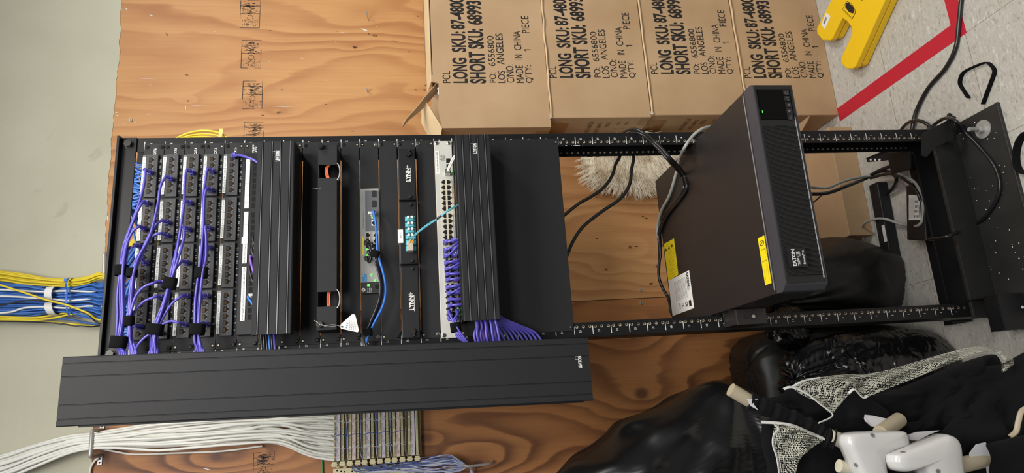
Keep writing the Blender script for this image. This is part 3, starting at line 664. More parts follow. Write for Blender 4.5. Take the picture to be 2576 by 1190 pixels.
for n in (45, 44, 43, 42, 41):
    z1, z0 = uz(n), uz(n-1)
    t = thing('patch_panel', f'{ordw[n]} black CAT.6 patch panel from the rack top with paper port labels', 'patch panel', (0, 0, z0), 'CAT.6 patch panels')
    body = plate(t, n, name='panel_frame')
    pr_ = MB(); pr_.text('CAT.6', 213.5, 229, z0+17, z0+23, -2.5, 0, .02)
    for j in range(1, 25):
        x = JX(j); s = str(j); w = 1.9*len(s); pr_.text(s, x-w, x+w-.4, z0+4.2, z0+8, -2.5, 0, .02)
    pr_.build('port_print', M['white'], body)
    if n in (45, 44, 43): fasten(t, n, 'screw', 'screw', 'screw' if n != 43 else '-', 'screw')
    elif n == 42: fasten(t, n, 'screw', '-', None, '-')
    else: fasten(t, n, 'screw', '-', '-', 'screw')
    for k in range(4):
        xr = 212-107.5*k; xl_ = xr-103
        mb = MB(); mb.box(xl_, xr, -9, -2.3, z0+9.5, z0+35.5)
        mo = mb.build('port_module', [M['module']], t, bevel=.9)
        lb = MB(); lb.box(xl_+6, xr-2, -7.5, -2.3, z0+36.2, z0+43.4, 0)
        ls = names45[45-n].split()[k*6:k*6+6]; lab = lb.build('label_holder', [mat('clear_label_cover', (120, 120, 118), .2)] if n == 45 and k == 0 else [bpy.data.materials['clear_label_cover']], t)
        lp = MB()
        for i, s in enumerate(ls):
            x = xr-14-15.2*i; tilt = random.Random(n*30+k*6+i).uniform(-.3, .3)
            lp.box(x-7.2, x+7.2, -8.0, -7.6, z0+36.4+tilt, z0+43.2+tilt, 0)
            lp.text(s, x-4.8, x+4.8, z0+38, z0+41.4, -8.2, 1, .01)
        lp.build('paper_labels', [M['label'], M['greyink']], lab)
        for i in range(6):
            j = 24-6*k-i; x = JX(j)
            jk = MB(); zt = z0+29
            shape = [(x-5.6, zt), (x+5.6, zt), (x+5.6, zt-7.5), (x+3.2, zt-7.5), (x+3.2, zt-9.3), (x+1.8, zt-9.3), (x+1.8, zt-11), (x-1.8, zt-11), (x-1.8, zt-9.3), (x-3.2, zt-9.3), (x-3.2, zt-7.5), (x-5.6, zt-7.5)]
            jk.prism([(x-6.9, zt+1), (x+6.9, zt+1), (x+6.9, zt-12.4), (x-6.9, zt-12.4)], -9.25, -9.0, 'y', 0)
            jk.prism(shape, -9.5, -9.3, 'y', 1)
            for q in range(4): jk.box(x-3.6+q*2.1, x-2.7+q*2.1, -9.8, -9.55, zt-6, zt-1, 2)
            for q in (-1, 1):
                for w in range(3): jk.box(x+q*(3.6+w*0.9)-.5, x+q*(3.6+w*.9)+.5, -9.8, -9.3, zt-12+w*1.3, zt-9.9+w*1.1, 3)
            jk.build('jack', [M['module'], M['hole'], M['gold'], M['portgold'] if False else mat('grey_latch', (120, 120, 122), .4) if 'grey_latch' not in bpy.data.materials else bpy.data.materials['grey_latch']], mo)
# keystone panel in unit 40
z1, z0 = uz(40), uz(39)
t = thing('patch_panel', 'black patch panel with a long white label strip, half hidden by the upper ribbed duct', 'patch panel', (0, 0, z0))
body = plate(t, 40, name='panel_frame'); fasten(t, 40, '-', 'screw', '-', 'screw')
mb = MB(); mb.box(-214, 212, -12, -2.3, z0+1, z1-1); kb = mb.build('port_housing', M['blackplastic'], t, bevel=1.2)
lb = MB(); 
KX = lambda i: 188-15.1*i-(8 if i > 7 else 0)-(8 if i > 15 else 0)
for k in range(3):
    xa, xb = KX(k*8)+7.5, KX(k*8+7)-7.5
    lb.box(xb, xa, -13.4, -12.1, z1-17.5, z1-8, 0)
    for i in range(8): x = KX(k*8+i); lb.box(x-7.6, x-7.3, -13.6, -13.4, z1-17.5, z1-8, 1)
for i, s in zip((13, 14, 15, 16, 17, 18, 19, 20, 21, 22), ('trav1', 'pocrv7', 'poclv8', 'r219', 'east', 'ata', 'lead6', 'lead4', 'lead3', 'lead5')):
    x = KX(i); lb.text(s, x-6, x+6, z1-15, z1-11, -13.6, 2, .01)
lb.text('ap224', KX(23)-6, KX(23)+6, z1-15, z1-11, -13.6, 2, .01); lb.box(KX(12)-7, KX(12)+9, -13.9, -13.4, z1-18, z1-5, 0)
lb.build('label_strip', [M['label'], M['hole'], M['greyink']], t)
hb = MB()
for i in range(24): x = KX(i); hb.box(x-5.8, x+5.8, -12.6, -12.05, z0+5, z0+21, 0)
hb.build('empty_ports', M['hole'], kb)
tl = MB(); tl.text('TRIPP', 214, 236, z1-23, z1-18.5, -2.6, 0, .03); tl.text('LITE', 214, 230, z1-29, z1-24.5, -2.6, 0, .03); tl.build('printed_logo', M['white'], body)

# ------------------------------------------------------------------ blank panels
def blank(n, label, fs, units=1, y=-2.2):
    t = thing('blank_panel', label, 'blank panel', (0, 0, uz(n-units)), 'blank filler panels')
    plate(t, n, units=units, inset=.9)
    z1, z0 = uz(n), uz(n-units); s = []
    for k, x, z in zip(fs, (232.5, 232.5, -232.5, -232.5), (z1-6.35, z0+6.35, z1-6.35, z0+6.35)):
        if k == '-': s.append((x, z))
        elif k: screw(t, x, z, -2.2, k)
    slots(t, s); return t
blank(37, 'black blank panel directly under the upper ribbed duct', ('screw', None, '-', 'screw'))
blank(35, 'black blank panel between the protruding hood and the small grey switch', ('screw', '-', '-', 'screw'))
blank(33, 'black blank panel between the small grey switch and the aqua fibre panel', ('screw', '-', '-', 'screw'))
blank(31, 'black blank panel just above the large pale 48-port switch', ('nickel', '-', '-', 'nickel'))
blank(27, 'large four-unit black blank panel under the lower ribbed duct', (None, '-', None, 'screw'), units=4)

# ------------------------------------------------------------------ ribbed cable ducts
def logo(mb, x0, x1, z0, z1, y, m=0):
    h = z1-z0; mb.text('LEVITON', x0, x1, z0, z0+h*.55, y, m, .03); x2 = x0+(x1-x0)*.72; x3 = x1-(x1-x0)*.02; w = .5
    for a in ((x2, x3, z1-w, z1), (x2, x2+w, z0+h*.3, z1), (x3-w, x3, z0+h*.6, z1)): mb.box(a[0], a[1], y-.05, y, a[2], a[3], m)
def hduct(nt_, x0, x1, label, zc0, zc1, yf=-86):
    zt, zb_ = uz(nt_), uz(nt_-2)
    t = thing('cable_duct', label, 'cable duct', (0, -40, zb_), 'ribbed horizontal cable ducts')
    plate(t, nt_, units=2, name='back_plate'); tr = []
    fm = MB(); fm.box(-212, 212, -70, -2.4, zt-5, zt-2); fm.box(-212, 212, -70, -2.4, zb_+2, zb_+5); fm.build('duct_wall', M['blackplastic'], t)
    z0, z1 = zc0, zc1; H = z1-z0
    pts = [(yf+24, z0), (yf+22, z0), (yf+1.5, z0), (yf, z0+2)]                          # outer cover profile from lower lip to upper lip, (y, z)
    gs = [.12, .37, .60, .86] if nt_ == 39 else [.16, .38, .60, .82]
    for g in gs: zz = z0+H*g; pts += [(yf, zz-1.6), (yf-1.1, zz-1.1), (yf-1.1, zz+.1), (yf+1.5, zz+.5), (yf+1.5, zz+1.5), (yf, zz+1.9)]
    pts += [(yf, z1-2), (yf+1.5, z1), (yf+24, z1)]
    inner = [(yf+24, z1-2.4), (yf+4, z1-2.4), (yf+3.4, z1-4), (yf+3.4, z0+4), (yf+4, z0+2.4), (yf+24, z0+2.4)]
    mb = MB(); mb.prism(pts+inner, x0, x1, 'x'); rd = MB()
    for g in gs: zz = z0+H*g; rd.box(x0+.2, x1-.2, yf-1.9, yf-.9, zz-1.2, zz+.3)  # thin pale strips, a painted glint along each rib
    cov = mb.build('duct_cover', M['powder'], t); rd.build('rib_glint_strip', M['ridge'], cov)
    lg = MB(); logo(lg, x1-48, x1-23, z0+H*.40, z0+H*.60, yf-.4); lg.build('printed_logo', M['white'], cov)
    if nt_ == 39:
        for x in (212, 150): pass
        fasten(t, 38, None, '-', None, 'screw'); screw(t, -232.5, uz(39)-6.35); 
    else: slots(t, [(-232.5, uz(29)-6.3), (-232.5, uz(29)-38), (-232.5, uz(28)-30)]); screw(t, 232.5, uz(27)+8)
    return t
hduct(39, -224, 208, 'upper ribbed black horizontal cable duct across the rack, under the patch panels', 1647+85, 1727+85)
hduct(29, -216, 220, 'lower ribbed black horizontal cable duct across the rack, under the 48-port switch', 1204+85, 1284+85)

# ------------------------------------------------------------------ vertical duct
t = thing('cable_duct', 'wide tall black vertical cable duct down the left side of the rack', 'cable duct', (-322, 0, 1102))
z1, z0 = 2165, 1102
vx = lambda z: (z-z0)/(z1-z0)*17-17                           # hangs slightly out of plumb
def vprism(poly, za, zb_, m=0, mb=None):
    mb = mb or MB(); n = len(poly); pts = [Vector((x+vx(za), y, za)) for x, y in poly]+[Vector((x+vx(zb_), y, zb_)) for x, y in poly]
    mb.faces(pts, [tuple(range(n))[::-1], tuple(range(n, 2*n))]+[(i, (i+1) % n, n+(i+1) % n, n+i) for i in range(n)], m); return mb
yf = -100; xs0, xs1 = -250, -384; Wd = xs1-xs0
pts = [(xs0, yf+30), (xs0, yf+2), (xs0-2, yf)]
for g in (.10, .295, .70, .90): x = xs0+Wd*g; pts += [(x+1.2, yf), (x+.6, yf+1.6), (x-.6, yf+1.6), (x-1.2, yf)]
pts += [(xs1+2, yf), (xs1, yf+2), (xs1, yf+30), (xs1+2.5, yf+30), (xs1+2.5, yf+5), (xs0-2.5, yf+5), (xs0-2.5, yf+30)]
cov = vprism(pts, z0, z1).build('duct_cover', M['powder'], t)
lg = MB(); logo(lg, -331, -306, z0+18, z0+32, yf-.4); lg.build('printed_logo', M['white'], cov)
bm = vprism([(-262, -69), (-262, 60), (-378, 60), (-378, -69), (-375, -69), (-375, 57), (-265, 57), (-265, -69)], z0+14, z1-20); bm.build('duct_trough', M['darkplastic'], t)
lip = vprism([(xs1+1, -69), (xs1-3, -69), (xs1-3, -44), (xs1+1, -44)], z0+14, z1-26); lip.build('duct_lip', M['darkplastic'], t)

# ------------------------------------------------------------------ hood with wire seal in unit 36
z1, z0 = uz(36), uz(35)
t = thing('splice_hood', 'protruding black steel hood with two square cut-outs showing orange fibre', 'rack hood', (0, -50, z0))
bp_ = MB(); bp_.box(-241, 241, -2.2, -.2, z0+.8, z1-.8); bp_.build('back_plate', M['powder'], t, bevel=.6)
def hood_seg(xa, xb, za=None, zb_=None): mb.box(xa, xb, -62, -59, za or z0+2, zb_ or z1-1)
mb = MB()
for xa, xb in ((159, 208), (-135, 128), (-218, -167)): mb.box(xa, xb, -62, -60, z0+1, z1-1)
mb.box(-218, 208, -60, -2.3, z1-3, z1-1)                  # upper wall
mb.box(-214, -126, -60, -2.3, z0+1, z0+3) if False else None
for xa, xb in ((159, 208), (-135, 128), (-218, -167)): mb.box(xa, xb, -60, -2.3, z0+1, z0+3)
mb.box(-218, -216, -60, -2.3, z0+3, z1-3); mb.box(206, 208, -60, -2.3, z0+3, z1-3)
mb.build('hood_cover', M['powder'], t, bevel=.5, seg=1)
dk = MB(); dk.box(-214, 204, -6, -2.4, z0+4, z1-4); dk.build('inner_tray', M['darkplastic'], t)
for c in (143, -151):
    fb_ = MB()
    for k in range(3): fb_.tube([Vector((c+26, -48, z0+14+k*3)), Vector((c+8, -50, z0+18+k*2.4+(6 if c > 0 else 0))), Vector((c-26, -48, z0+16+k*3))], 1.4, n=6)
    tag(fb_.build('fibre_cable', M['orange']), 'orange fibre strands inside the right cut-out of the black hood' if c > 0 else 'orange fibre strands inside the left cut-out of the black hood', 'fibre cable')
    gm = MB(); gm.ribbon([Vector((c+20, -56, z0+1)), Vector((c+14, -57, z0-3)), Vector((c, -57, z0-5)), Vector((c-14, -57, z0-3)), Vector((c-20, -56, z0+1))], (0, 12, 0), 1.6)
    gm.build('edge_grommet', mat('grey_edge_trim', (178, 180, 184), .3) if c > 0 else bpy.data.materials['grey_edge_trim'], t)
kn_ = MB()
for x in (203, -206):
    kn_.cyl((x, -62, z1-8), (x, -70, z1-8), 7, n=20); kn_.cyl((x, -70, z1-8), (x, -72, z1-8), 4.5, n=16)
kn_.build('thumb_screws', M['screw'], t)
screw(t, 232.5, z0+6.3); screw(t, -232.5, z0+6.3); slots(t, [(-232.5, z1-6.3)])
t = thing('seal_tag', 'white triangular tag wired to the corner of the black hood', 'tag', at(880, 818, -70))
mb = MB(); tri = [(855, 822), (858, 815), (885, 791), (890, 790), (894, 793), (903, 832), (900, 836), (858, 827)]
q = [at(u, v, -70-(v-822)*.1) for u, v in tri]; mb.slab(q, (0, 1.2, 0)); tg = mb.build('tag_plate', M['label'], t, bevel=.3)
pm = MB(); b0 = at(868, 826, -70.5); 
for k in range(3): c = at(871+k*.8, 824-k*5.5, -71); pm.ball(c, 1.6, .2, 1.6, n=8, m=0)
for k in range(4):
    for j in range(6): c = at(879+k*4.5, 828-j*4.2+k*.5, -71.2); pm.box(c.x-1.1, c.x+1.1, c.y-.1, c.y+.1, c.z-.5, c.z+.5, 1)
pm.build('tag_print', [mat('pale_blue_print', (120, 150, 190), .6), M['greyink']], tg)
pm = MB(); c = at(860, 822, -71.5); pm.cyl(c, c+Vector((0, .4, 0)), 2, n=12); pm.build('tag_hole', M['hole'], tg)
w_ = MB(); w_.tube([(859, 822, -72), (840, 817, -74), (820, 819, -73), (808, 818, -74), (800, 812, -74), (791, 806, -72)], .7, n=6); w_.tube([(805, 812, -72.5), (820, 822, -73), (845, 820, -73)], .5, n=6); w_.build('seal_wire', M['steel'], t)
tie = MB(); tie.ribbon([at(805, 475, -62.5), at(795, 474, -50), at(786, 473, -40)], (0, 0, 2), .8); tag(tie.build('cable_tie', M['steel']), 'loose grey cable tie end poking out above the hood', 'cable tie')

# ------------------------------------------------------------------ small grey switch in unit 34
z1, z0 = uz(34), uz(33)
t = thing('network_switch', 'small half-width light grey network switch with two rows of ports', 'network switch', (0, 0, z0))
mb = MB(); mb.box(-107, 119, -6, 200, z0+.6, z1-.6, 0); mb.box(-133, -107, -6, 200, z0+.6, z1-.6, 1); body = mb.build('switch_case', [M['hpgrey'], M['darkplastic']], t, bevel=.8)
mb = MB(); xa = at(930, 480, -6).x; mb.box(14, 114, -6.6, -6.1, z0+2, z1-12, 0); mb.build('uplink_panel', M['hpdark'], body)
def rj(mb, x, z, w=11, h=9, y=-7, up=True, m0=0, m1=1):
    mb.box(x-w/2-1.2, x+w/2+1.2, y, y+.5, z-h/2-1, z+h/2+1, m0)
    s = 1 if up else -1
    mb.prism([(x-w/2, z-s*h/2), (x-w/2, z+s*h*.2), (x-w*.25, z+s*h*.2), (x-w*.25, z+s*h/2), (x+w*.25, z+s*h/2), (x+w*.25, z+s*h*.2), (x+w/2, z+s*h*.2), (x+w/2, z-s*h/2)], y-.3, y-.05, 'y', m1)
for k, v in enumerate((488, 513)):
    p = at(943, v, -6); mb = MB(); mb.box(p.x-8, p.x+8, -9, -6.5, z0+7, z0+17); mb.build('uplink_slot_plug', M['darkplastic'], t, bevel=1)
for v in (543, 561):
    p = at(943, v, -6); mb = MB(); rj(mb, p.x, z0+13, y=-7.2, up=True); mb.build('uplink_port', [M['label'], M['hole']], t)
for j in range(4):
    for k in range(2):
        p = at(928+k*17, 592+j*14.2, -6); mb = MB(); rj(mb, p.x, uz(34)-(18 if k == 0 else 35), y=-7, up=k == 1); mb.build('ethernet_port', [M['portgold'], M['hole']], t)
mb = MB(); pq = at(914, 618, -6.6); mb.box(pq.x-22, pq.x+22, -6.5, -6.1, z1-8, z1-4.5, 0); mb.build('warning_strip', M['stickeryellow'], body)
mb = MB(); mb.box(-105, -87, -6.5, -6.1, z1-14, z1-2.5, 0); mb.text('Green', -104, -94, z1-12.5, z1-10.5, -6.7, 1); mb.text('IC', -93, -88, z1-7, z1-4, -6.7, 2, .02); mb.build('blue_sticker', [mat('sky_blue_sticker', (60, 140, 200), .5), M['label'], M['stickeryellow']], body)
mb = MB()
for (u, v, q) in ((923, 628, 3.5), (923, 643, 3.5), (935, 692, 3), (944, 706, 3), (927, 718, 5), (936, 546, 3)): p = at(u, v, -6); mb.box(p.x-2.2, p.x+2.2, -8, -6.2, p.z-q/2, p.z+q/2)
mb.build('status_led', M['led'], t)
mb = MB(); mb.cyl((-124, -6.5, z1-6.5), (-124, -6.1, z1-6.5), 4.2, n=18, m=0); mb.text('hp', -126.6, -121.4, z1-9, z1-4, -6.7, 1, .02)
for k in range(3): mb.text(('Power', 'Fault', 'Locator')[k], -131, -120, z1-17-k*3.6, z1-14.6-k*3.6, -6.4, 0)
rj(mb, -118, z0+8, 10, 8, -6.6, True, 2, 3); mb.build('switch_badge', [M['white'], M['ink'], M['darkplastic'], M['hole']], body)
mb = MB()
for k in range(3): mb.text(('1 Link/Act  Mode', '10 = 100/1000 Mbps', 'green = full duplex')[k], -70, -46, z1-22-k*3, z1-20.3-k*3, -6.4, 0)
mb.text('V1910-8G Switch JE348A', 22, 60, z1-8.4, z1-6.2, -6.4, 0) if False else mb.text('10/100/1000Base-T Ports', 22, 60, z1-8.4, z1-6.2, -6.4, 0)
mb.build('printed_text', M['greyink'], body)
for a, b, lab in ((120, 241.3, 'plain black filler plate right of the small grey switch'), (-241.3, -134, 'plain black filler plate left of the small grey switch')):
    tt = thing('filler_plate', lab, 'filler plate', ((a+b)/2, 0, z0)); mb = MB(); mb.box(a, b, -2.4, -.2, z0+.8, z1-.8); mb.build('panel_plate', M['powder'], tt, bevel=.6)
    x = 232.5 if a > 0 else -232.5; screw(tt, x, z0+6.3, m='nickel')
    if a > 0: slots(tt, [(x, z1-6.3)])
# ------------------------------------------------------------------ fibre panel in unit 32
z1, z0 = uz(32), uz(31)
t = thing('fibre_patch_panel', 'black fibre patch panel with a row of aqua duplex adapters in the middle', 'patch panel', (0, -10, z0))
plate(t, 32, name='panel_frame', inset=1.2); fasten(t, 32, 'screw', '-', '-', 'screw')
for a, b, nm in ((85, 214, 'r'), (-70, 80, 'm'), (-240, -76, 'l')):
    mb = MB(); mb.box(a, b, -18, -3, z0+2, z1-2); o = mb.build('adapter_plate', M['blackplastic'], t, bevel=2)
    if nm != 'm':
        xm = (a+b)/2 if nm == 'r' else -158; tx = MB(); tx.text('LYNN', xm-19, xm+14, z0+14, z0+25, -18.4, 0, .03); tx.box(xm-22, xm+15, -18.5, -18.2, z0+12.6, z0+13.6); tx.box(xm+13, xm+22, -18.5, -18.2, z0+20, z0+21.4); tx.box(xm+17, xm+18.4, -18.5, -18.2, z0+16.4, z0+25)
        tx.build('printed_logo', M['white'], o)
    kb_ = MB()
    for x in ((a+6, b-6) if nm != 'm' else (a+6, b-8)): kb_.cyl((x, -18, z0+16), (x, -24, z0+16), 4, 3.4, n=14)
    kb_.build('push_rivets', M['darkplastic'], o)
    if nm != 'm':
        x = 198 if nm == 'r' else -226; kk = MB(); kk.cyl((x, -18, z0+18), (x, -26, z0+18), 7.5, 6.5, n=20); kk.build('thumb_screw', M['screw'], o, bevel=.6)
for k in range(6):
    p = at(1035, 552+k*14.8, -18); mb = MB(); mb.box(p.x-6, p.x+6, -22, -18, z0+5, z0+29, 0); mb.box(p.x-5, p.x+5, -27, -22, z0+9, z0+25, 0)
    ad = mb.build('duplex_adapter', M['aqua'], t, bevel=.6); mb = MB()
    for q in (-1, 1): mb.box(p.x-1, p.x+5, -33, -27, z0+17+q*4-2.8, z0+17+q*4+2.8)
    mb.build('dust_cap', M['white'], ad, bevel=.8) if k < 4 else None
mb = MB(); mb.box(-20, 12, -20, -3.2, z1-10, z1+2, 0); mb.text('IDF 1', -9, 3, z1-6, z1-2.5, -20.3, 1); mb.build('paper_tag', [M['label'], M['greyink']], t)
p = at(1035, 622, -30); mb = MB(); mb.box(p.x-12, p.x+10, -48, -27, z0+11, z0+25); cn = mb.build('fibre_connector', M['clear'], None, bevel=1.5)
tag(cn, 'pale duplex fibre connector plugged into the aqua adapter row', 'connector')
tt = thing('fibre_cable', 'thin aqua fibre cord running from the fibre panel down to the lower duct', 'fibre cable', at(1100, 555, -60))
for k in (0, 1):
    mb = MB(); mb.tube([at(1030+k*6, 612, -46), at(1034+k*6, 603, -52), at(1046+k*3, 588, -60), at(1075+k*2, 565+k*2, -68), at(1103, 548+k*2, -74), at(1130, 527+k*2, -82), at(1158, 513+k*2, -72)], 1.5, n=7); mb.build('fibre_strand', M['aquacable'], tt)
mb = MB(); mb.tube([at(1098, 551, -73), at(1110, 543, -76)], 2.8, n=8, sub=1); mb.build('heat_shrink', M['blackcable'], tt)
mb = MB(); 
for k in (0, 1): mb.tube([at(1030+k*6, 613, -44), at(1033+k*6, 603, -52)], 2.6, n=8, sub=1)
mb.build('strain_relief', mat('yellow_orange_boot', (240, 170, 60), .4), tt)

# ------------------------------------------------------------------ 48-port switch in unit 30
z1, z0 = uz(30), uz(29)
t = thing('network_switch', 'full-width pale 48-port network switch with purple cables in its left half', 'network switch', (0, 0, z0))
mb = MB(); mb.box(-243, 238, -5, -.2, z0+1, z1-.5); mb.box(-221, 221, -4.5, 250, z0+1.5, z1-1); body = mb.build('switch_case', M['switch'], t, bevel=1)
for x in (232, -236): screw(t, x, z1-7, -5, 'nickel', 5); screw(t, x, z0+8, -5, 'nickel', 5)
CX = lambda i: 131-13.35*i-4.6*(i//6)
occ = set(range(11, 24))
for g in range(4):
    mb = MB(); mb.box(CX(g*6+5)-7.4, CX(g*6)+7.4, -5.9, -5.1, z0+5, z0+32); pb = mb.build('port_block', M['portgold'], t)
    for i in range(6):
        for k in range(2):
            x = CX(g*6+i); q = MB(); zc = z0+(25.3 if k == 0 else 11.5)
            q.prism([(x-5.6, zc-4), (x-5.6, zc+1.5), (x-3, zc+1.5), (x-3, zc+3.2), (x-1.6, zc+3.2), (x-1.6, zc+5), (x+1.6, zc+5), (x+1.6, zc+3.2), (x+3, zc+3.2), (x+3, zc+1.5), (x+5.6, zc+1.5), (x+5.6, zc-4)] if k == 0 else [(x-5.6, zc+5), (x-5.6, zc-1.5), (x-3, zc-1.5), (x-3, zc-3.2), (x-1.6, zc-3.2), (x-1.6, zc-5), (x+1.6, zc-5), (x+1.6, zc-3.2), (x+3, zc-3.2), (x+3, zc-1.5), (x+5.6, zc-1.5), (x+5.6, zc+5)], -6.3, -6.0, 'y'); q.build('ethernet_port', M['hole'], pb)
mb = MB()
for k in range(3): mb.box(180-15*k+0, 180-15*k+12, -5.6, -5.1, z0+6, z0+16)
mb.build('uplink_slots', M['hole'], body)
mb = MB(); mb.box(153, 212, -5.5, -5.1, z1-11.5, z1-3, 0); mb.text('HLT-Q-GDW-390-OF1-AS-03', 156, 209, z1-9, z1-5.6, -5.8, 1, .01); mb.text('CISCO', 186, 201, z0+18.5, z0+22.5, -5.4, 1, .01)
for k, h in enumerate((2, 4, 7, 4, 2, 4, 7, 4, 2)): mb.box(185.5+k*1.9, 186.2+k*1.9, -5.4, -5.1, z0+25, z0+25+h, 1)
for i in range(24):
    for k in range(2): mb.text(str(2*i+1+k), CX(i)-2+k*2.6, CX(i)-.4+k*2.6, z0+2, z0+3.8, -5.4, 2)
mb.build('front_print', [M['label'], M['ink'], M['greyink']], body)
mb = MB()
for v in (634, 641, 676, 707, 740, 767, 776, 783, 791): p = at(1146+(v-634)*.035, v, -6); mb.cyl((p.x, -5.1, z0+3.6), (p.x, -6.6, z0+3.6), 1.5, n=8)
p = at(1135, 431, -6); mb.cyl((p.x, -5, z0+4), (p.x, -6.5, z0+4), 1.4, n=8); mb.build('status_led', M['led'], t)
mb = MB(); p = at(1152, 798, -6); mb.cyl((p.x, -5.1, z0+3.6), (p.x, -6.6, z0+3.6), 1.6, n=8); mb.build('amber_led', M['ledyellow'], t)
mb = MB(); mb.box(147, 158, -24, -5, z0+8, z0+20, 0); mb.box(149, 156, -34, -24, z0+9, z0+16, 1); mb.tube([Vector((152, -34, z0+12)), Vector((160, -48, z0+6)), Vector((172, -60, z0-2)), Vector((180, -60, z0-14))], 2.2, n=8, m=1)
mb.tube([Vector((154, -34, z0+14)), Vector((163, -50, z0+8)), Vector((175, -62, z0-1)), Vector((183, -60, z0-14))], 2.2, n=8, m=1); tag(mb.build('fibre_cable', [M['nickel'], M['whitecable']]), 'white duplex fibre cord plugged into the right end of the 48-port switch', 'fibre cable')
# ================================================================== purple patch cables on the copper panels
def cable(name, pts, r, m, label, cat='cable', group=None, plug=None, parent=None, n=7, sub=5):
    mb = MB(); mb.tube(pts, r, n=n, sub=sub)
    if plug is None and parent is None: return tag(mb.build(name, m), label, cat, group)
    if parent is None:
        t = thing(name, label, cat, P(pts[0]), group)
    else: t = parent
    mb.build('cable_jacket', m, t)
    if plug: plug(t)
    return t
def boot(t, u, v, dirv, y0=-9, L=20, m='purple', w=10.5, z=None):
    """moulded connector: square body standing out of the jack, then a ribbed boot bending towards dirv"""
    p = at(u, v, y0-6); mb = MB(); mb.box(p.x-w/2, p.x+w/2, y0-13, y0, p.z-4.2, p.z+4.6); a = Vector((p.x, y0-13, p.z)); d = Vector(dirv).normalized()
    mb.tube([a+Vector((0, 3, 0)), a+Vector((0, -3, 0))+d*1, a+Vector((0, -6, 0))+d*4, a+Vector((0, -8, 0))+d*9], 4.3, n=8, rfun=lambda t: 1.12-.3*t); mb.box(p.x-2.6, p.x+2.6, y0-20, y0-2, p.z-6.8, p.z-4.2)
    return mb.build('plug_boot', M[m], t, bevel=1)
VMX = lambda z, k: Vector((-285-4*(k % 4), -62-6*(k % 3), z))
def pc(n, j, path, end, k):
    """one cable: from the jack, along picture points, ending inside the vertical duct"""
    (u, v), rest = path[0], path[1:]
    pp = at(u, v, -28); p1 = at(rest[0][0], rest[0][1], -42); dd = (p1-pp).normalized()
    pts = [pp+dd*4, pp+dd*9+Vector((0, -3, 0))]+[at(a, b, -44-5*(k % 3)-(6 if 650 < b < 700 else 0)) for a, b in rest]
    e = at(end[0], end[1], -60); pts += [e, Vector((e.x-34, -58, e.z+4))]
    lab = {45: 'topmost', 44: 'second', 43: 'third', 42: 'fourth'}[n]
    cable('network_cable', pts, 2.9, M['purple'], f'purple patch cable plugged into port {j} of the {lab} CAT.6 patch panel', 'cable', 'purple patch cables of the patch panels',
          plug=lambda t: boot(t, u, v, at(rest[0][0], rest[0][1], -40)-at(u, v, -40)), n=8)
pc(45, 22, [(377, 434), (366, 430), (363, 460), (352, 505), (332, 560), (311, 620), (303, 680), (296, 740), (296, 800), (293, 862)], (303, 892), 0)
pc(45, 18, [(370, 511), (356, 513), (342, 540), (320, 600), (306, 680), (303, 740), (304, 800), (297, 862)], (308, 892), 1)
pc(45, 14, [(362, 575), (348, 571), (332, 585), (318, 620), (309, 680), (308, 740), (309, 800), (301, 862)], (313, 892), 2)
pc(45, 12, [(352, 620), (336, 620), (322, 630), (314, 680), (312, 740), (313, 800), (305, 862)], (317, 892), 3)
pc(45, 10, [(367, 662), (357, 648), (350, 640), (342, 655), (333, 690), (326, 750), (323, 808), (324, 860)], (328, 890), 4)
pc(44, 21, [(430, 450), (416, 446), (404, 468), (396, 520), (378, 590), (350, 645), (336, 690), (330, 750), (327, 808), (328, 860)], (333, 890), 5)
pc(44, 15, [(422, 560), (405, 556), (388, 572), (362, 620), (340, 690), (334, 750), (330, 808), (332, 860)], (338, 890), 6)
pc(44, 13, [(421, 593), (402, 587), (380, 598), (356, 645), (338, 690), (334, 740), (326, 808), (329, 855)], (331, 890), 7)
pc(44, 7, [(408, 712), (390, 711), (362, 722), (342, 745), (332, 775), (325, 808), (327, 850)], (336, 890), 8)
pc(44, 5, [(406, 748), (390, 747), (365, 757), (345, 775), (333, 795), (328, 812), (330, 850)], (341, 890), 9)
pc(45, 2, [(352, 822), (340, 819), (332, 826), (331, 850)], (343, 889), 10)
pc(44, 1, [(403, 838), (388, 834), (366, 848), (349, 866)], (338, 889), 11)
pc(43, 22, [(483, 434), (469, 430), (465, 460), (462, 520), (450, 600), (434, 670), (425, 713), (408, 770), (384, 828), (380, 860)], (379, 888), 12)
pc(43, 18, [(478, 511), (464, 508), (460, 535), (452, 590), (440, 660), (430, 713), (412, 770), (389, 828), (384, 860)], (385, 888), 13)
pc(43, 14, [(475, 577), (464, 575), (461, 605), (444, 665), (427, 713), (411, 770), (392, 828), (389, 860)], (391, 888), 14)
pc(43, 10, [(470, 661), (456, 659), (441, 678), (432, 713), (417, 770), (396, 828), (392, 860)], (396, 888), 15)
pc(43, 5, [(471, 745), (454, 747), (434, 763), (414, 792), (398, 828), (394, 860)], (376, 888), 16)
pc(43, 2, [(466, 817), (450, 812), (430, 808), (410, 816), (394, 832), (388, 860)], (382, 888), 17)
pc(42, 22, [(534, 431), (521, 428), (516, 460), (510, 505), (514, 560), (514, 620), (506, 687), (496, 760), (492, 828), (494, 860)], (503, 884), 18)
pc(42, 19, [(531, 478), (519, 477), (514, 500), (512, 560), (508, 620), (500, 687), (491, 760), (490, 828), (490, 860)], (498, 885), 19)
pc(42, 14, [(527, 575), (517, 572), (519, 605), (518, 650), (510, 687), (503, 760), (500, 828), (500, 860)], (509, 884), 20)
pc(42, 12, [(527, 623), (517, 625), (514, 650), (505, 690), (499, 760), (496, 828), (497, 860)], (513, 884), 21)
pc(42, 5, [(521, 745), (511, 745), (503, 765), (499, 800), (497, 828), (500, 860)], (492, 885), 22)
pc(42, 2, [(520, 816), (509, 816), (502, 828), (500, 845)], (506, 884), 23)
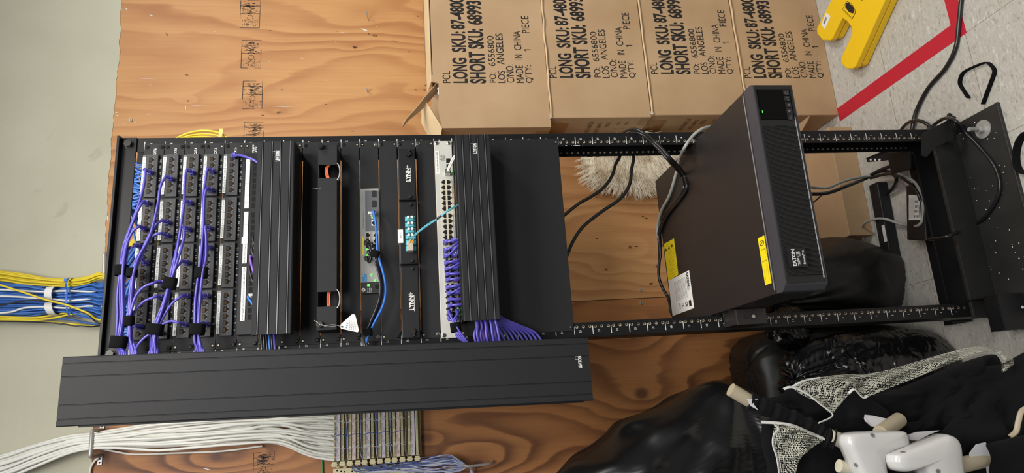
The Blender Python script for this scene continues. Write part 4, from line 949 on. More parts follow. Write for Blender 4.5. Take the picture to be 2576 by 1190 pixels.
# port 24 of the fifth panel leads down behind the duct
cable('network_cable', [at(589, 393, -24), at(600, 390, -38), at(622, 396, -52), at(648, 409, -60), at(672, 440, -50), at(700, 520, -40)], 2.9, M['purple'], 'purple patch cable curving from port 24 of the fifth panel into the upper duct', plug=lambda t: boot(t, 588, 393, (0, 0, -1)), n=8)

def strap(u, v, wu, hv, y, label, tilt=0, dy=20, name='hook_and_loop_strap'):
    """soft black strap wrapped round a bundle, centred on a picture point (wu across, hv along v)"""
    a, b = at(u-wu/2, v, y), at(u+wu/2, v, y); c = (a+b)/2; rx = (b-a).length/2; h = abs(at(u, v+hv/2, y).x-at(u, v-hv/2, y).x)
    mb = MB(); n = 20; ring = []
    for k in range(n):
        g = 2*math.pi*k/n; ring.append((rx*math.copysign(abs(math.cos(g))**.7, math.cos(g)), dy/2*math.copysign(abs(math.sin(g))**.7, math.sin(g))))
    X = Matrix.Translation(c) @ Matrix.Rotation(tilt, 4, 'Y')
    vs = [];
    for hx in (-h/2, -h/4, 0, h/4, h/2):
        for (p, q) in ring:
            s = 1.0+(.03 if abs(hx) < h/3 else 0); vs.append(X @ Vector((hx, q*s, p*s)))
    n5 = 5; fs = [(i*n+k, i*n+(k+1) % n, (i+1)*n+(k+1) % n, (i+1)*n+k) for i in range(4) for k in range(n)]
    for hx, s in ((h/2, .86), (-h/2, .86)):
        for (p, q) in ring: vs.append(X @ Vector((hx, q*s, p*s)))
    fs += [(4*n+k, 4*n+(k+1) % n, 5*n+(k+1) % n, 5*n+k) for k in range(n)]+[((k+1) % n, k, 6*n+k, 6*n+(k+1) % n) for k in range(n)]
    mb.faces(vs, fs, 0, True); tg = rx*.5
    pass
    return tag(mb.build(name, M['velcro']), label, 'strap', 'black hook and loop cable straps')
strap(305, 680, 32, 26, -50, 'black strap high on the outermost purple bundle under the rack top angle')
strap(298, 861, 40, 30, -55, 'black strap low on the outermost purple bundle under the rack top angle', .1, 24)
strap(332, 686, 26, 22, -52, 'smaller black strap beside the upper left one, round the second purple bundle')
strap(325, 808, 24, 26, -50, 'square black strap across the second purple bundle below the other small strap')
strap(427, 713, 34, 28, -52, 'black strap halfway along the purple bundle that crosses the third patch panel', .15)
strap(389, 829, 42, 28, -55, 'black strap low on the purple bundle that crosses the second and third panels', .15, 24)
strap(506, 687, 32, 26, -52, 'black strap on the upper of two ties round the purple bundle of the fourth panel')
strap(496, 829, 38, 28, -55, 'black strap low on the purple bundle of the fourth panel', .05, 24)
strap(943, 640, 24, 18, -40, 'black strap gathering the black and blue cables just below the small grey switch ports', .3, 18)
strap(925, 836, 24, 18, -40, 'black strap gathering the black and blue cables near the wide vertical duct', -.1, 18)
strap(1146, 824, 26, 24, -40, 'black strap round the last purple cables at the left end of the 48-port switch', -.1, 20)

# ------------------------------------------------------------------ cables of the small switch
def run(label, pts, r, m, plug=None, name='network_cable', cat='cable', group=None): return cable(name, pts, r, m, label, cat, group, plug, n=8)
sm = [(905+0, 862)]
run('bright blue patch cable from the uplink port of the small grey switch', [at(941, 532, -14), at(940, 534, -28), at(945, 560, -34), at(948, 600, -38), at(951, 640, -42), at(965, 690, -40), at(970, 730, -40), at(963, 770, -42), at(940, 815, -42), at(931, 836, -40), at(922, 862, -45), Vector((-300, -50, 1490+85))], 2.8, M['brightblue'], lambda t: boot(t, 938, 540, (0, 0, 1), -6, m='whitecable', w=9))
for k, (u0, v0, o) in enumerate(((921, 611, 0), (935, 616, 4), (928, 635, 8), (922, 650, 2))):
    run(('upper left', 'upper right', 'lower right', 'lower left')[k]+' one of four black patch cables tied together in the small grey switch', [at(u0, v0, -20), at(u0+8, v0+10, -34), at(935+o, 636, -38-o), at(950+o*.6, 680, -44+o), at(957+o*.7, 720, -46+o), at(952+o*.6, 760, -46+o), at(932+o*.5, 810, -44+o), at(921+o*.6, 836, -42), at(912+o*1.2, 862, -45), Vector((-300, -55-o, 1480+85))], 2.7, M['blackcable'], lambda t, u0=u0, v0=v0: boot(t, u0, v0, (-1, 0, -.4), -6, m='blackcable', w=9))
# ------------------------------------------------------------------ cables of the 48-port switch
tops = [(1119, 610), (1119, 630), (1120, 645), (1122, 662), (1123, 677), (1124, 691), (1125, 705), (1126, 724), (1128, 739), (1129, 755), (1130, 770)]
bots = [(1139, 606), (1140, 630), (1140, 644), (1142, 661), (1142, 676), (1144, 690), (1145, 705), (1146, 722), (1147, 738), (1148, 756), (1149, 769)]
ORD = 'first second third fourth fifth sixth seventh eighth ninth tenth eleventh'.split()
tv = [603, 606, 612, 652, 660, 688, 700, 715, 722, 752, 766]
for row, (lst, nm) in enumerate(((tops, 'upper'), (bots, 'lower'))):
    for k, (u, v) in enumerate(lst):
        m = 'violet' if (row == 1 and k == 6) else 'purple'; e = tv[k]-(4 if row else 0)
        u2 = 1157+(v-600)*.055
        run(f'{"violet" if m == "violet" else "purple"} cable in the {nm} port row of the 48-port switch, {ORD[k]} from its right', [at(u, v, -26), at(u+7+row*2, v-2, -44+row*8), at((u+u2)/2+4, (v+e)/2-1, -50+row*10), at(u2, e, -46+row*8), at(u2+20, e+4, -34), at(u2+34, e+45, -34)], 2.9, M[m],
            lambda t, u=u, v=v, m=m: boot(t, u, v, (.1, 0, -1), -6, m=m, w=10, L=14), group='purple cables of the 48-port switch')
for k, (u, v) in enumerate(((1129, 785), (1149, 783), (1130, 799), (1149, 797))):
    run(('upper right', 'lower right', 'upper left', 'lower left')[k]+' of four purple cables strapped together at the left end of the 48-port switch', [at(u, v, -26), at(u+3, v+6, -38), at(1139+k*2.5, 806, -42), at(1144+k*2, 824, -42-k*2), at(1150+k*5, 846, -48), Vector((-270-6*k, -50, 1272+85-k*4)), Vector((-310, -55, 1265+85))], 2.8, M['purple'], lambda t, u=u, v=v: boot(t, u, v, (-1, 0, 0), -6, w=10), group='purple cables of the 48-port switch')
# bundle leaving the left end of the lower duct
r = random.Random(12)
for k in range(9):
    u = 1196+k*6.2; m = 'violet' if k == 3 else 'purple'; y = -58+r.uniform(-14, 12)
    cable('network_cable', [at(u-6, 760, y+8), at(u-2, 795, y), at(u+1+r.uniform(-2, 4), 822, y-3), at(u+4+(k-4)*1.5, 850, y-4), Vector((-300-r.uniform(0, 20), -55, at(u+8, 850, y).z-10))], 3.0, M[m], 'purple cables hanging out of the left end of the lower ribbed duct' if k != 3 else 'violet cable among the purple ones leaving the left end of the lower ribbed duct', 'cable', 'purple cables leaving the lower duct' if k != 3 else None)
for k in range(9):
    u = 1235+k*3; e = 1262+k*11
    cable('network_cable', [at(u-10, 770, -30), at(u, 797, -32), at((u+e)/2, 818, -30), at(e, 840, -26), Vector((-290, -30, at(e+16, 848, -26).z-6))], 2.9, M['purple'], 'purple cables fanning out downwards from the left end of the lower ribbed duct', 'cable', 'purple cables fanning below the lower duct')
for k, (m, w) in enumerate((('blackcable', 3), ('blackcable', 3), ('blackcable', 2.6), ('brightblue', 2.4), ('blackcable', 3), ('purple', 3))):
    u = 657+k*6.5; cols = {'blackcable': 'black', 'brightblue': 'dark blue', 'purple': 'purple'}[m]
    cable('network_cable', [at(u-3, 815, -40), at(u, 846, -44), at(u+2, 872, -46), Vector((-290, -50, at(u+4, 872, -46).z-4))], w, M[m], f'{cols} cable hanging out of the left end of the upper ribbed duct', 'cable', 'cables leaving the upper duct' if m == 'blackcable' else None)
# cables in the keystone panel next to the upper duct
for k, (u, v, m, nm) in enumerate(((639, 605, 'blackcable', 'topmost'), (639, 618, 'blackcable', 'second'), (636, 632, 'blackcable', 'lowest'))):
    run(f'{nm} of three black cables looping from the half-hidden panel into the upper duct', [at(u+4, v-4, -22), at(u-2, v-8, -40), at(u, v+6, -46), at(u+10, v+26, -46), at(u+24, v+50, -40)], 2.6, M['blackcable'])
run('violet patch cable from the half-hidden panel into the upper duct', [at(634, 647, -24), at(630, 650, -42), at(634, 670, -50), at(642, 695, -52), at(655, 730, -44)], 2.9, M['violet'], lambda t: boot(t, 634, 648, (-.6, 0, -.4), -12, m='violet', w=9))
run('black cable hanging beside the violet one at the upper duct edge', [at(632, 664, -24), at(628, 672, -38), at(633, 700, -44), at(648, 735, -42)], 1.8, M['blackcable'])
run('blue patch cable with a white plug from the half-hidden panel into the upper duct', [at(626, 746, -24), at(624, 748, -40), at(632, 760, -48), at(642, 775, -48), at(655, 795, -42)], 2.8, M['brightblue'], lambda t: boot(t, 632, 745, (-1, 0, -.4), -12, m='whitecable', w=9))

# ================================================================== horizontal-to-ceiling cable bundles
r = random.Random(21)
def lerp(a, b, t): return a+(b-a)*t
nblue = 34
for k in range(nblue):
    f = (k+.5)/nblue; j = r.uniform(-3, 3); dpt = 572-(k % 4)*7
    q_ = ((k*7) % nblue)/nblue; xfan = lerp(228, 112, q_*1.6) if q_ < .62 else lerp(-120, -200, (q_-.62)/.38)
    top = Vector((xfan, 100+(k % 5)*5, 2086-(k % 4)*4)); mid = Vector((lerp(120, -60, f), 190+(k % 4)*10, 2135+k % 3*6))
    pts = [at(-80, lerp(700, 800, f)+j, dpt), at(0, lerp(712, 796, f)+j, dpt), at(60, lerp(714, 796, f)+r.uniform(-3, 3), dpt), at(122, lerp(722, 790, f)+r.uniform(-2, 2), dpt), at(172, lerp(722, 790, f), dpt), at(225, lerp(708, 800, f)+r.uniform(-3, 3), dpt-10), at(275, lerp(702, 806, f)+r.uniform(-2, 2), dpt-60), mid, Vector((xfan+r.uniform(-22, 22), 118, 2158)), Vector((xfan, 92-(k % 3)*6, 2132)), top+Vector((r.uniform(-26, 26), -18, -16)), top+Vector((r.uniform(-30, 30), -20, -90))]
    cable('data_cable', pts, 2.9, M['blue'], 'blue data cables of the bundle coming down the painted wall behind the rack top', 'cable', 'blue data cables', n=6, sub=4)
for k in range(8):
    f = k/7; dpt = 566-(k % 3)*8; j = r.uniform(-2, 2)
    pts = [at(-80, lerp(676, 706, f), dpt), at(0, lerp(681, 706, f)+j, dpt), at(60, lerp(690, 714, f), dpt), at(120, lerp(699, 719, f)+j, dpt), at(172, lerp(702, 720, f), dpt), at(215, lerp(698, 714, f), dpt-10), at(250, lerp(686, 701, f), dpt-20), at(285, lerp(676, 692, f), dpt-50), Vector((180-k*12, 200, 2120)), Vector((170-k*20, 110, 2085)), Vector((160-k*22, 90, 1990))]
    cable('data_cable', pts, 3.0, M['yellow'], 'yellow data cables along the right edge of the blue bundle on the painted wall', 'cable', 'yellow data cables', n=6, sub=4)
for k, (a, lab) in enumerate((([(-60, 792), (0, 796), (90, 799), (172, 786), (200, 786), (235, 799), (262, 808)], 'upper of two yellow cables along the left edge of the blue bundle'), ([(-60, 798), (0, 800), (90, 804), (140, 799), (172, 792), (210, 790), (250, 803), (275, 808)], 'lower of two yellow cables along the left edge of the blue bundle'),
                               ([(-60, 700), (0, 717), (60, 736), (115, 754), (170, 768), (220, 787), (262, 804)], 'single yellow cable crossing diagonally over the blue bundle'), ([(-60, 806), (60, 806), (120, 810), (180, 815), (260, 818)], 'outermost yellow cable at the left edge of the bundle, next to a black one'))):
    pts = [at(u, v, 516 if k == 2 else 560-k*2) for u, v in a]+[Vector((-30-k*20, 300, 2150)), Vector((-40-k*20, 130, 2080)), Vector((-40-k*20, 110, 1980))]
    cable('data_cable', pts, 3.0, M['yellow'], lab, n=6)
for k, (a, m, lab) in enumerate((([(-60, 772), (0, 768), (60, 757), (110, 757), (170, 768), (220, 790), (265, 812)], 'blackcable', 'thin black cable arching over the blue bundle beside the diagonal yellow one'), ([(-60, 808), (60, 809), (130, 812), (260, 818)], 'blackcable', 'black cable along the far left edge of the blue and yellow bundle'), ([(-60, 803), (80, 802), (170, 803), (260, 812)], 'blue', 'single blue cable lying outside the left edge of the bundle'),
                                  ([(-60, 727), (30, 730), (100, 734), (172, 732), (230, 734), (270, 730)], 'whitecable', 'upper of three white-streaked cables inside the blue bundle'), ([(-60, 744), (30, 746), (90, 750), (130, 752), (172, 757), (230, 752), (270, 756)], 'whitecable', 'middle of three white-streaked cables inside the blue bundle'), ([(-60, 788), (20, 786), (60, 775), (110, 772), (172, 775), (230, 770), (270, 780)], 'whitecable', 'lower of three white-streaked cables inside the blue bundle'))):
    pts = [at(u, v, (520 if k == 0 else 542) if m != 'blue' else 566) for u, v in a]+[Vector((-40-k*10, 300, 2150)), Vector((-50-k*10, 140, 2080)), Vector((-50-k*10, 120, 1985))]
    cable('data_cable', pts, 2.4 if k < 2 else 3, M[m], lab, n=6)
def band(name, u, v0, v1, wid, m, label, y0=540, y1=594, cat='cable tie', tilt=0):
    a, b = at(u, v0, y0), at(u+tilt, v1, y0); mb = MB(); d = (b-a)
    c = (a+b)/2; pts = [Vector((a.x+4, y1, a.z)), Vector((a.x+3, y0+12, a.z)), a+d*.12+Vector((0, -2, 0)), a+d*.35+Vector((0, -6, 0)), c+Vector((0, -7, 0)), a+d*.65+Vector((0, -6, 0)), a+d*.88+Vector((0, -2, 0)), Vector((b.x-3, y0+12, b.z)), Vector((b.x-4, y1, b.z))]
    mb.ribbon(pts, (0, 0, wid), 1.2); 
    if cat == 'cable tie': mb.box(c.x+d.x*-.25-4, c.x+d.x*-.25+4, y0-12, y0-6, c.z-4, c.z+4)
    return tag(mb.build(name, m), label, cat)
band('cable_tie', 172, 700, 724, 5, M['brightblue'], 'upper blue tie section round the yellow cables on the painted wall', tilt=-6)
band('cable_tie', 170, 722, 790, 5, M['brightblue'], 'long blue tie round the blue bundle on the painted wall', 532)
band('label_wrap', 126, 722, 752, 20, M['label'], 'white paper wrap on the blue bundle, right of the diagonal yellow cable', 534, cat='paper wrap', tilt=-5)
band('label_wrap', 121, 762, 787, 20, M['label'], 'white paper wrap on the blue bundle, left of the black cable', 534, cat='paper wrap', tilt=6)
# yellow coil behind the rack
t = thing('coiled_cable', 'coil of yellow cable tied in a ring behind the top right of the rack', 'cable', at(505, 390, 110))
for k in range(6):
    mb = MB(); c = at(503+k, 386+k*1.5, 112+k*2); rx, rz = 33+k*-1.6, 76-k*2.0; pts = []
    for i in range(25):
        g = 2*math.pi*i/24; pts.append(Vector((c.x+(62-k*5.2)*math.cos(g), c.y+6*math.sin(g*2+k), c.z+(86-k*3)*math.sin(g))))
    mb.tube(pts, 2.6, n=6, sub=2, caps=False); mb.build('cable_loop', M['yellow'], t)
mb = MB(); mb.ribbon([at(557, 324, 100), at(556, 332, 96), at(553, 346, 100)], (0, 0, -9), 1.5, sub=2); mb.build('tie_band', mat('pale_yellow_band', (236, 206, 120), .5), t)

# ------------------------------------------------------------------ wall rings
def ring(u0, v0, u1, v1, label, out=60, rr=5.4, plate_=None):
    a, b = at(u0, v0, 600), at(u1, v1, 600); n = Vector((0, -1, 0))
    fix = at(u0, v0, 600-out); fix2 = at(u1, v1, 600-out)
    d = (fix2-fix); A = fix-Vector((0, fix.y-599, 0)); B = fix2-Vector((0, fix2.y-599, 0))
    pts = [A+d*.0, A+n*(out*.75), fix+d*.04, fix+d*.15]; pts += [fix+d*.5, fix2-d*.15, fix2-d*.04, B+n*(out*.75), B]
    t = thing('cable_ring', label, 'cable ring', A); mb = MB(); mb.tube(pts, rr, n=10, sub=5); mb.build('ring_bar', M['steel'], t)
    for q, s in ((A, -1), (B, 1)):
        e = d.normalized()*s; mb = MB(); w = Vector((-e.z, 0, e.x))*6.5
        mb.slab([q-w-e*2, q+w-e*2, q+w+e*26, q-w+e*26], (0, -2.4, 0)); o = mb.build('fixing_foot', M['steel'], t, bevel=.8)
        h = MB(); [h.cyl(q+e*x+Vector((0, -2.7, 0)), q+e*x+Vector((0, -2.5, 0)), 2.6, n=10) for x in (9, 19)]; h.build('fixing_holes', M['hole'], o)
ring(263, 637, 262, 697, 'steel wall ring at the right side of the blue and yellow cable bundle')
ring(259, 767, 257, 826, 'steel wall ring at the left side of the blue and yellow cable bundle')
ring(232, 1083, 227, 1150, 'steel wall ring holding the white cables at the top of the plywood')
# ------------------------------------------------------------------ white telephone cables
r = random.Random(33); NW = 30
blk_u = 842
for k in range(NW):
    f = (k+.5)/NW; dpt = 578-(k % 4)*9; sh = ((k*11) % NW+.5)/NW; g = lerp(f, sh, .35)
    e = at(blk_u, lerp(1028, 1160, f), 570-(k % 3)*10)
    pts = [at(-70, lerp(1150, 1226, g), dpt), at(0, lerp(1146, 1214, g)+r.uniform(-2, 2), dpt), at(90, lerp(1118, 1178, g)+r.uniform(-3, 3), dpt), at(170, lerp(1096, 1146, g)+r.uniform(-2, 2), dpt-4), at(228, lerp(1091, 1132, g), dpt-6), at(300, lerp(1080, 1132, g)+r.uniform(-2, 2), dpt-2), at(400, lerp(1062, 1136, g)+r.uniform(-4, 4), dpt), at(500, lerp(1048, 1134, g)+r.uniform(-4, 4), dpt), at(600, lerp(1040, 1126, g)+r.uniform(-4, 4), dpt), at(700, lerp(1034, 1122, lerp(g, f, .5))+r.uniform(-4, 4), dpt), at(780, lerp(1028, 1150, f)+r.uniform(-2, 2), dpt), e]
    cable('telephone_cable', pts, 4.1, M['whitecable'], 'white telephone cables of the thick bundle running down the plywood to the cream block', 'cable', 'white telephone cables', n=6, sub=4)
cable('telephone_cable', [at(-60, 1165, 590), at(60, 1132, 590), at(170, 1110, 590), at(240, 1126, 588), at(290, 1136, 590), at(340, 1143, 592), at(440, 1140, 592), at(560, 1135, 590), at(660, 1122, 588)], 3, M['whitecable'], 'white cable sagging lowest below the thick white bundle on the plywood')
cable('telephone_cable', [at(248, 1152, 592), at(238, 1160, 592), at(228, 1178, 592), at(222, 1220, 592)], 3, M['whitecable'], 'single white cable curling down beside the white bundle ring')
cable('ground_wire', [at(800, 1060, 595), at(803, 1100, 595), at(809, 1150, 595), at(812, 1210, 595)], 3.2, M['greencable'], 'green wire passing behind the white cables beside the cream block', 'wire')

# ------------------------------------------------------------------ punch-down block
t = thing('wiring_block', 'cream punch-down wiring block with rows of colour-dotted connectors and white label strips', 'wiring block', at(945, 1100, 598))
XL, XRb = at(940, 1152, 560).x, -262
bx = lambda u: at(820+u/6.61, 1090, 560).z
mb = MB(); mb.box(XL-2, XRb, 574, 596, bx(1580), bx(108)); bb = mb.build('block_frame', M['olive'], t, bevel=1)
rw = [(145, 210, 278), (400, 465, 530), (640, 705, 773), (893, 957, 1020), (1135, 1200, 1265), (1385, 1445, 1510)]
r = random.Random(2)
cd_ = [mat('orange_dot', (206, 120, 40), .5), mat('green_dot', (70, 130, 70), .5), mat('brown_dot', (130, 80, 50), .5), mat('blue_dot', (60, 90, 160), .5)]
for i, (a, l, b) in enumerate(rw):
    za, zl, zb2 = bx(a), bx(l), bx(b)
    for zc, wdt in ((za, 7), (zb2, 6.4)):
        mb = MB(); mb.box(XL, XRb, 556, 573.9, zc-wdt/2, zc+wdt/2, 0)
        x = XL+3
        k = 0
        while x < XRb-8:
            if not (i == 5 and zc == zb2):
                if k % 10 < 8:
                    if k % 10 == 0: mb.box(x-.6, x+30, 551.5, 556, zc-3, zc+3, 0)
                    mb.box(x+.3, x+2.2, 551.1, 551.4, zc-1.3, zc+1.5, 2+(k*7//3) % 4)
                    mb.box(x-.5, x-.1, 551.1, 551.4, zc-3, zc+3, 1)
            else: mb.box(x, x+1.5, 555.6, 556, zc-1, zc+1, 1)
            x += 3.75; k += 1
        mb.build('connector_row', [M['cream'], M['hole']]+cd_, t)
    mb = MB(); mb.box(XL-1, XRb, 554, 558, zl-5.4, zl+5.4, 0)
    for k in range(8):
        x = XL+6+k*33; 
        for q in range(3 if i < 5 else 1): mb.text(f'{110+i*7+k}{"abd"[k % 3]}', x+1, x+12, zl+2.2-q*3.6, zl+4.2-q*3.6, 553.6, 1)
        for q in range(5): mb.box(x+14+q*2.4, x+15+q*2.4, 553.6, 553.9, zl+1.6, zl+4.8, 1)
    mb.build('label_strip', [M['pink'] if i in (1, 4) else M['lilac'], M['greyink']], t)
    for zc in (za, zb2):
        mb = MB(); mb.box(XL-17, XL-3, 554, 575, zc-7, zc+7); mb.box(XL-13, XL-8, 550, 556, zc-9, zc+9); mb.build('end_clip', M['cream'], t, bevel=.8)
    if i < 5:
        zt = (zb2+bx(rw[i+1][0]))/2
        for q in range(3): cable('jumper_wire', [Vector((XRb-10, 562, zt+q*1.5)), Vector((lerp(XRb, XL, .4), 560-r.uniform(0, 4), zt+r.uniform(-3, 3))), Vector((lerp(XRb, XL, .7), 562, zt+r.uniform(-3, 3))), Vector((XL+20, 560, zt+r.uniform(-4, 3))), Vector((XL-6, 566, zt-6)), Vector((XL-22, 584, zt-14))], 1.3, M['jumper' if q else 'jumperwhite'], 'thin blue and white wires lying in the olive troughs of the cream block', 'wire', 'jumper wires in the block troughs', n=5, sub=4)
t2 = thing('backing_plate', 'cream punched mounting plate just left of the wiring block, cut by the frame edge', 'mounting plate', at(920, 1185, 598))
mb = MB(); a, b = at(838, 1180, 590), at(1045, 1180, 590); mb.box(a.x-90, a.x, 588, 596, b.z, a.z)
for u in (850, 868, 922, 942): q = at(u, 1166, 590); mb.box(q.x-12, q.x+22, 586, 597, q.z-5, q.z+5)
fb2 = mb.build('frame_plate', M['cream'], t2, bevel=.8); mb = MB()
for u, v in ((848, 1184), (858, 1186), (867, 1187), (886, 1186), (897, 1187), (925, 1181), (934, 1184), (960, 1187), (997, 1184), (1006, 1186), (1020, 1182)): q = at(u, v, 588); mb.cyl((q.x, 587.3, q.z), (q.x, 587.9, q.z), 2.4, n=10)
mb.build('plate_holes', M['hole'], fb2)
r = random.Random(77)
for i in range(5):                                            # short white-blue loops crossing the label strips between the groups
    za, zb2 = bx(rw[i][0]), bx(rw[i][2])
    for g in range(4):
        x = XL+34+37.5*g
        cable('jumper_wire', [Vector((x, 556, za+9)), Vector((x-3, 549, za+4)), Vector((x, 550, (za+zb2)/2)), Vector((x+1, 549, zb2+1)), Vector((x-3, 556, zb2-9))], 1.0, M['jumper' if g % 2 else 'jumperwhite'], 'short thin wires crossing the label strips of the cream block', 'wire', 'short wires across the block labels', n=5, sub=3)
for k in range(34):
    f = k/33; s = r.uniform(880, 1040); v0 = r.uniform(1172, 1186)
    pts = [at(s, v0-8, 585), at(s+20, v0+4, 572), at(lerp(s, 1110, .5), lerp(1186, 1160, f)+r.uniform(-5, 5), 560), at(1092, lerp(1196, 1148, f)+r.uniform(-5, 3), 556), at(1130, lerp(1192, 1146, f)+r.uniform(-3, 3), 556), at(1160, lerp(1184, 1160, f), 560), at(1182, 1172+6*f, 562), at(1184+8*f, 1192, 566), at(1180+18*f, 1230, 572)]
    cable('jumper_wire', pts, 1.45, M['jumper' if k % 2 else 'jumperwhite'], 'thin blue and white wires curving loosely from the cream block to the long ring', 'wire', 'blue and white jumper wires', n=5, sub=4)
tt = thing('cable_ring', 'long steel wall ring holding the thin blue and white wires below the cream block', 'cable ring', at(1236, 1164, 599)); mb = MB()
mb.tube([at(1240, 1160, 599), at(1238, 1163, 585), at(1230, 1167, 566), at(1200, 1171, 556), at(1178, 1173, 550), at(1166, 1170, 560), at(1160, 1168, 599)], 4.2, n=10); mb.build('ring_bar', M['steel'], tt)

# ================================================================== power unit (rack UPS)
ZT, ZB = 665+85, 579+85; ux0, ux1 = -216, 228
t = thing('backup_battery', 'large dark rack-mounted backup power unit jutting out of the two rails', 'battery unit', (6, 0, ZB))
mb = MB(); mb.box(ux0, ux1, -284, 304, ZB, ZT); case = mb.build('case', M['upsmetal'], t, bevel=1.2)
mb = MB(); mb.box(ux0+8, ux1-6, -277.5, -275.2, ZT, ZT+1.0); mb.build('case_seam', M['silver'], case)
mb = MB(); mb.prism([(ux0+12, -322), (ux1-4, -322), (ux1, -312), (ux1, -284.5), (ux0-1, -284.5), (ux0-1, -306)], ZB-2, ZT+1, 'z'); bz = mb.build('front_bezel', M['bezel'], t, bevel=3.5, seg=3)
YF = -322
fpx = lambda u, v: at(u, v, YF)
mb = MB(); mb.box(ux0+13, ux1-5, YF-.9, YF-.05, ZB+1, ZT-1.5); mb.build('front_face', M['frontblack'], bz, bevel=.4)
gx1, gx0 = at(1950, 318, YF).x, at(2020, 693, YF).x
mb = MB(); mb.box(gx0, gx1, YF-1.5, YF-1.0, ZB+7, ZT-7); mb.build('grille_recess', M['hole'], bz)
gm = MB(); n = 30; ph = (gx1-gx0)/n
for k in range(n+4):
    x = gx1-k*ph+20; s = 24
    pts = [(x, ZT-6.5), (x-9.5, ZT-28), (x-17, ZB+30), (x-s, ZB+6.5)]
    w = ph*.18
    pp = [(max(gx0, a+w), b) for a, b in pts]+[(max(gx0, a-w), b) for a, b in pts[::-1]]
    if max(q[0] for q in pp) <= gx0+.1 or min(q[0] for q in pp) >= gx1-.1: continue
    gm.prism([(max(gx0, min(a, gx1)), b) for a, b in pp], YF-2.7, YF-1.5, 'y')
for zz_ in (ZB+24, ZB+60): gm.box(gx0, gx1, YF-1.4, YF-.6, zz_-.8, zz_+.8)
tag(gm.build('grille_slats', M['blackplastic'], bz), None)
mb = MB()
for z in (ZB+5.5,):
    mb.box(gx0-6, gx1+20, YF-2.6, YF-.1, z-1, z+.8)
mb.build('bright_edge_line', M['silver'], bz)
lx1, lx0 = at(1935, 225, YF).x, at(1942, 302, YF).x
mb = MB(); mb.box(lx0, lx1, YF-2.4, YF-.1, ZB+5, ZT-5); sc = mb.build('display_screen', M['lcd'], bz, bevel=1.2)
mb = MB(); bxs = [lx1-9-k*(lx1-lx0-14)/4 for k in range(5)]
for k, x in enumerate(bxs): mb.box(x-6, x+6, YF-2.9, YF-2.3, ZB+9, ZB+22, 0)
z = ZB+15.5; y = YF-3.1
x = bxs[0]; [mb.box(x+3.4*math.cos(g)-.5, x+3.4*math.cos(g)+.5, y, y+.1, z+3.4*math.sin(g)-.5, z+3.4*math.sin(g)+.5, 1) for g in [math.pi*(.75+i*.125) for i in range(13)]]; mb.box(x-.5, x+.5, y, y+.1, z+1, z+4.5, 1)
x = bxs[1]; mb.box(x-3, x+3, y, y+.1, z-2, z-1, 1); mb.box(x+2, x+3, y, y+.1, z-2, z+3, 1); mb.poly([(x-4.5, y, z-1.5), (x-2, y, z-3.4), (x-2, y, z+.4)], 1)
x = bxs[2]; mb.poly([(x-3, y, z-2.5), (x+3, y, z-2.5), (x, y, z+3)], 1)
x = bxs[3]; mb.poly([(x-3, y, z+2.5), (x+3, y, z+2.5), (x, y, z-3)], 1)
x = bxs[4]; mb.text('ESC', x-4.5, x+4.5, z-2, z+2, y, 1)
mb.build('buttons', [M['darkplastic'], M['greyink']], sc)
mb = MB(); c = at(1918, 281, YF-3); mb.text('~', c.x-2.6, c.x+2.6, c.z-.9, c.z+.9, YF-2.7, 0, .0); mb.build('display_glyph', M['led'], sc)
p = at(2014, 648, YF-4); mb = MB(); mb.box(p.x-20, p.x+20, YF-7, YF-3, ZT-48, ZT-11, 0); mb.box(p.x-20, p.x+20, YF-7.6, YF-7, ZT-14, ZT-11.5, 0)
mb.text('EATON', p.x-17, p.x+17, ZT-25, ZT-17, YF-7.5, 1, .04); mb.text('TRIPP LITE', p.x-17, p.x+12, ZT-32.5, ZT-27.5, YF-7.5, 1, .02); mb.text('SERIES', p.x+2, p.x+12, ZT-35.6, ZT-33.4, YF-7.5, 1); mb.text('SmartPro', p.x-14, p.x+14, ZT-44, ZT-39, YF-7.5, 1, .015)
mb.build('name_badge', [M['blackplastic'], M['white']], bz)
# stickers on the lid
def lid(px, m, name, draw=None):
    q = [atz(u, v, ZT+.4) for u, v in px]; mb = MB(); mb.slab(q, (0, 0, -.35)); o = mb.build(name, m, case)
    if draw:
        # local frame of the sticker: a from left to right (x), b from front to back (y)
        O, A, B = q[0], q[1]-q[0], q[3]-q[0]
        tm = MB(); F = lambda a, b, h=.3: O+A*a+B*b+Vector((0, 0, h)); draw(tm, F); tm.build('sticker_print', [M['ink'], M['greyink'], mat('dark_yellow_print', (176, 150, 20), .6) if 'dark_yellow_print' not in bpy.data.materials else bpy.data.materials['dark_yellow_print']], o)
def d1(tm, F):
    for k in range(13): a = .05+k*.068; b1 = .9 if k % 4 else .7; tm.poly([F(a+.0, .06), F(a+.0, b1-.2), F(a+.012, b1-.2), F(a+.012, .06)], 2)
    for k in range(3): a = .82; b = .15+k*.3; tm.poly([F(a, b), F(a, b+.2), F(a+.08, b+.1)], 0)
def lines_(tm, F, n, a0, a1, b0, b1, m, seed=1):
    rr = random.Random(seed)
    for k in range(n):
        b = lerp(b0, b1, k/(n-1)); x = a0
        while x < a1:
            w = rr.uniform(.02, .07); e = min(x+w, a1); tm.poly([F(x, b), F(e, b), F(e, b+.012), F(x, b+.012)], m); x = e+.012
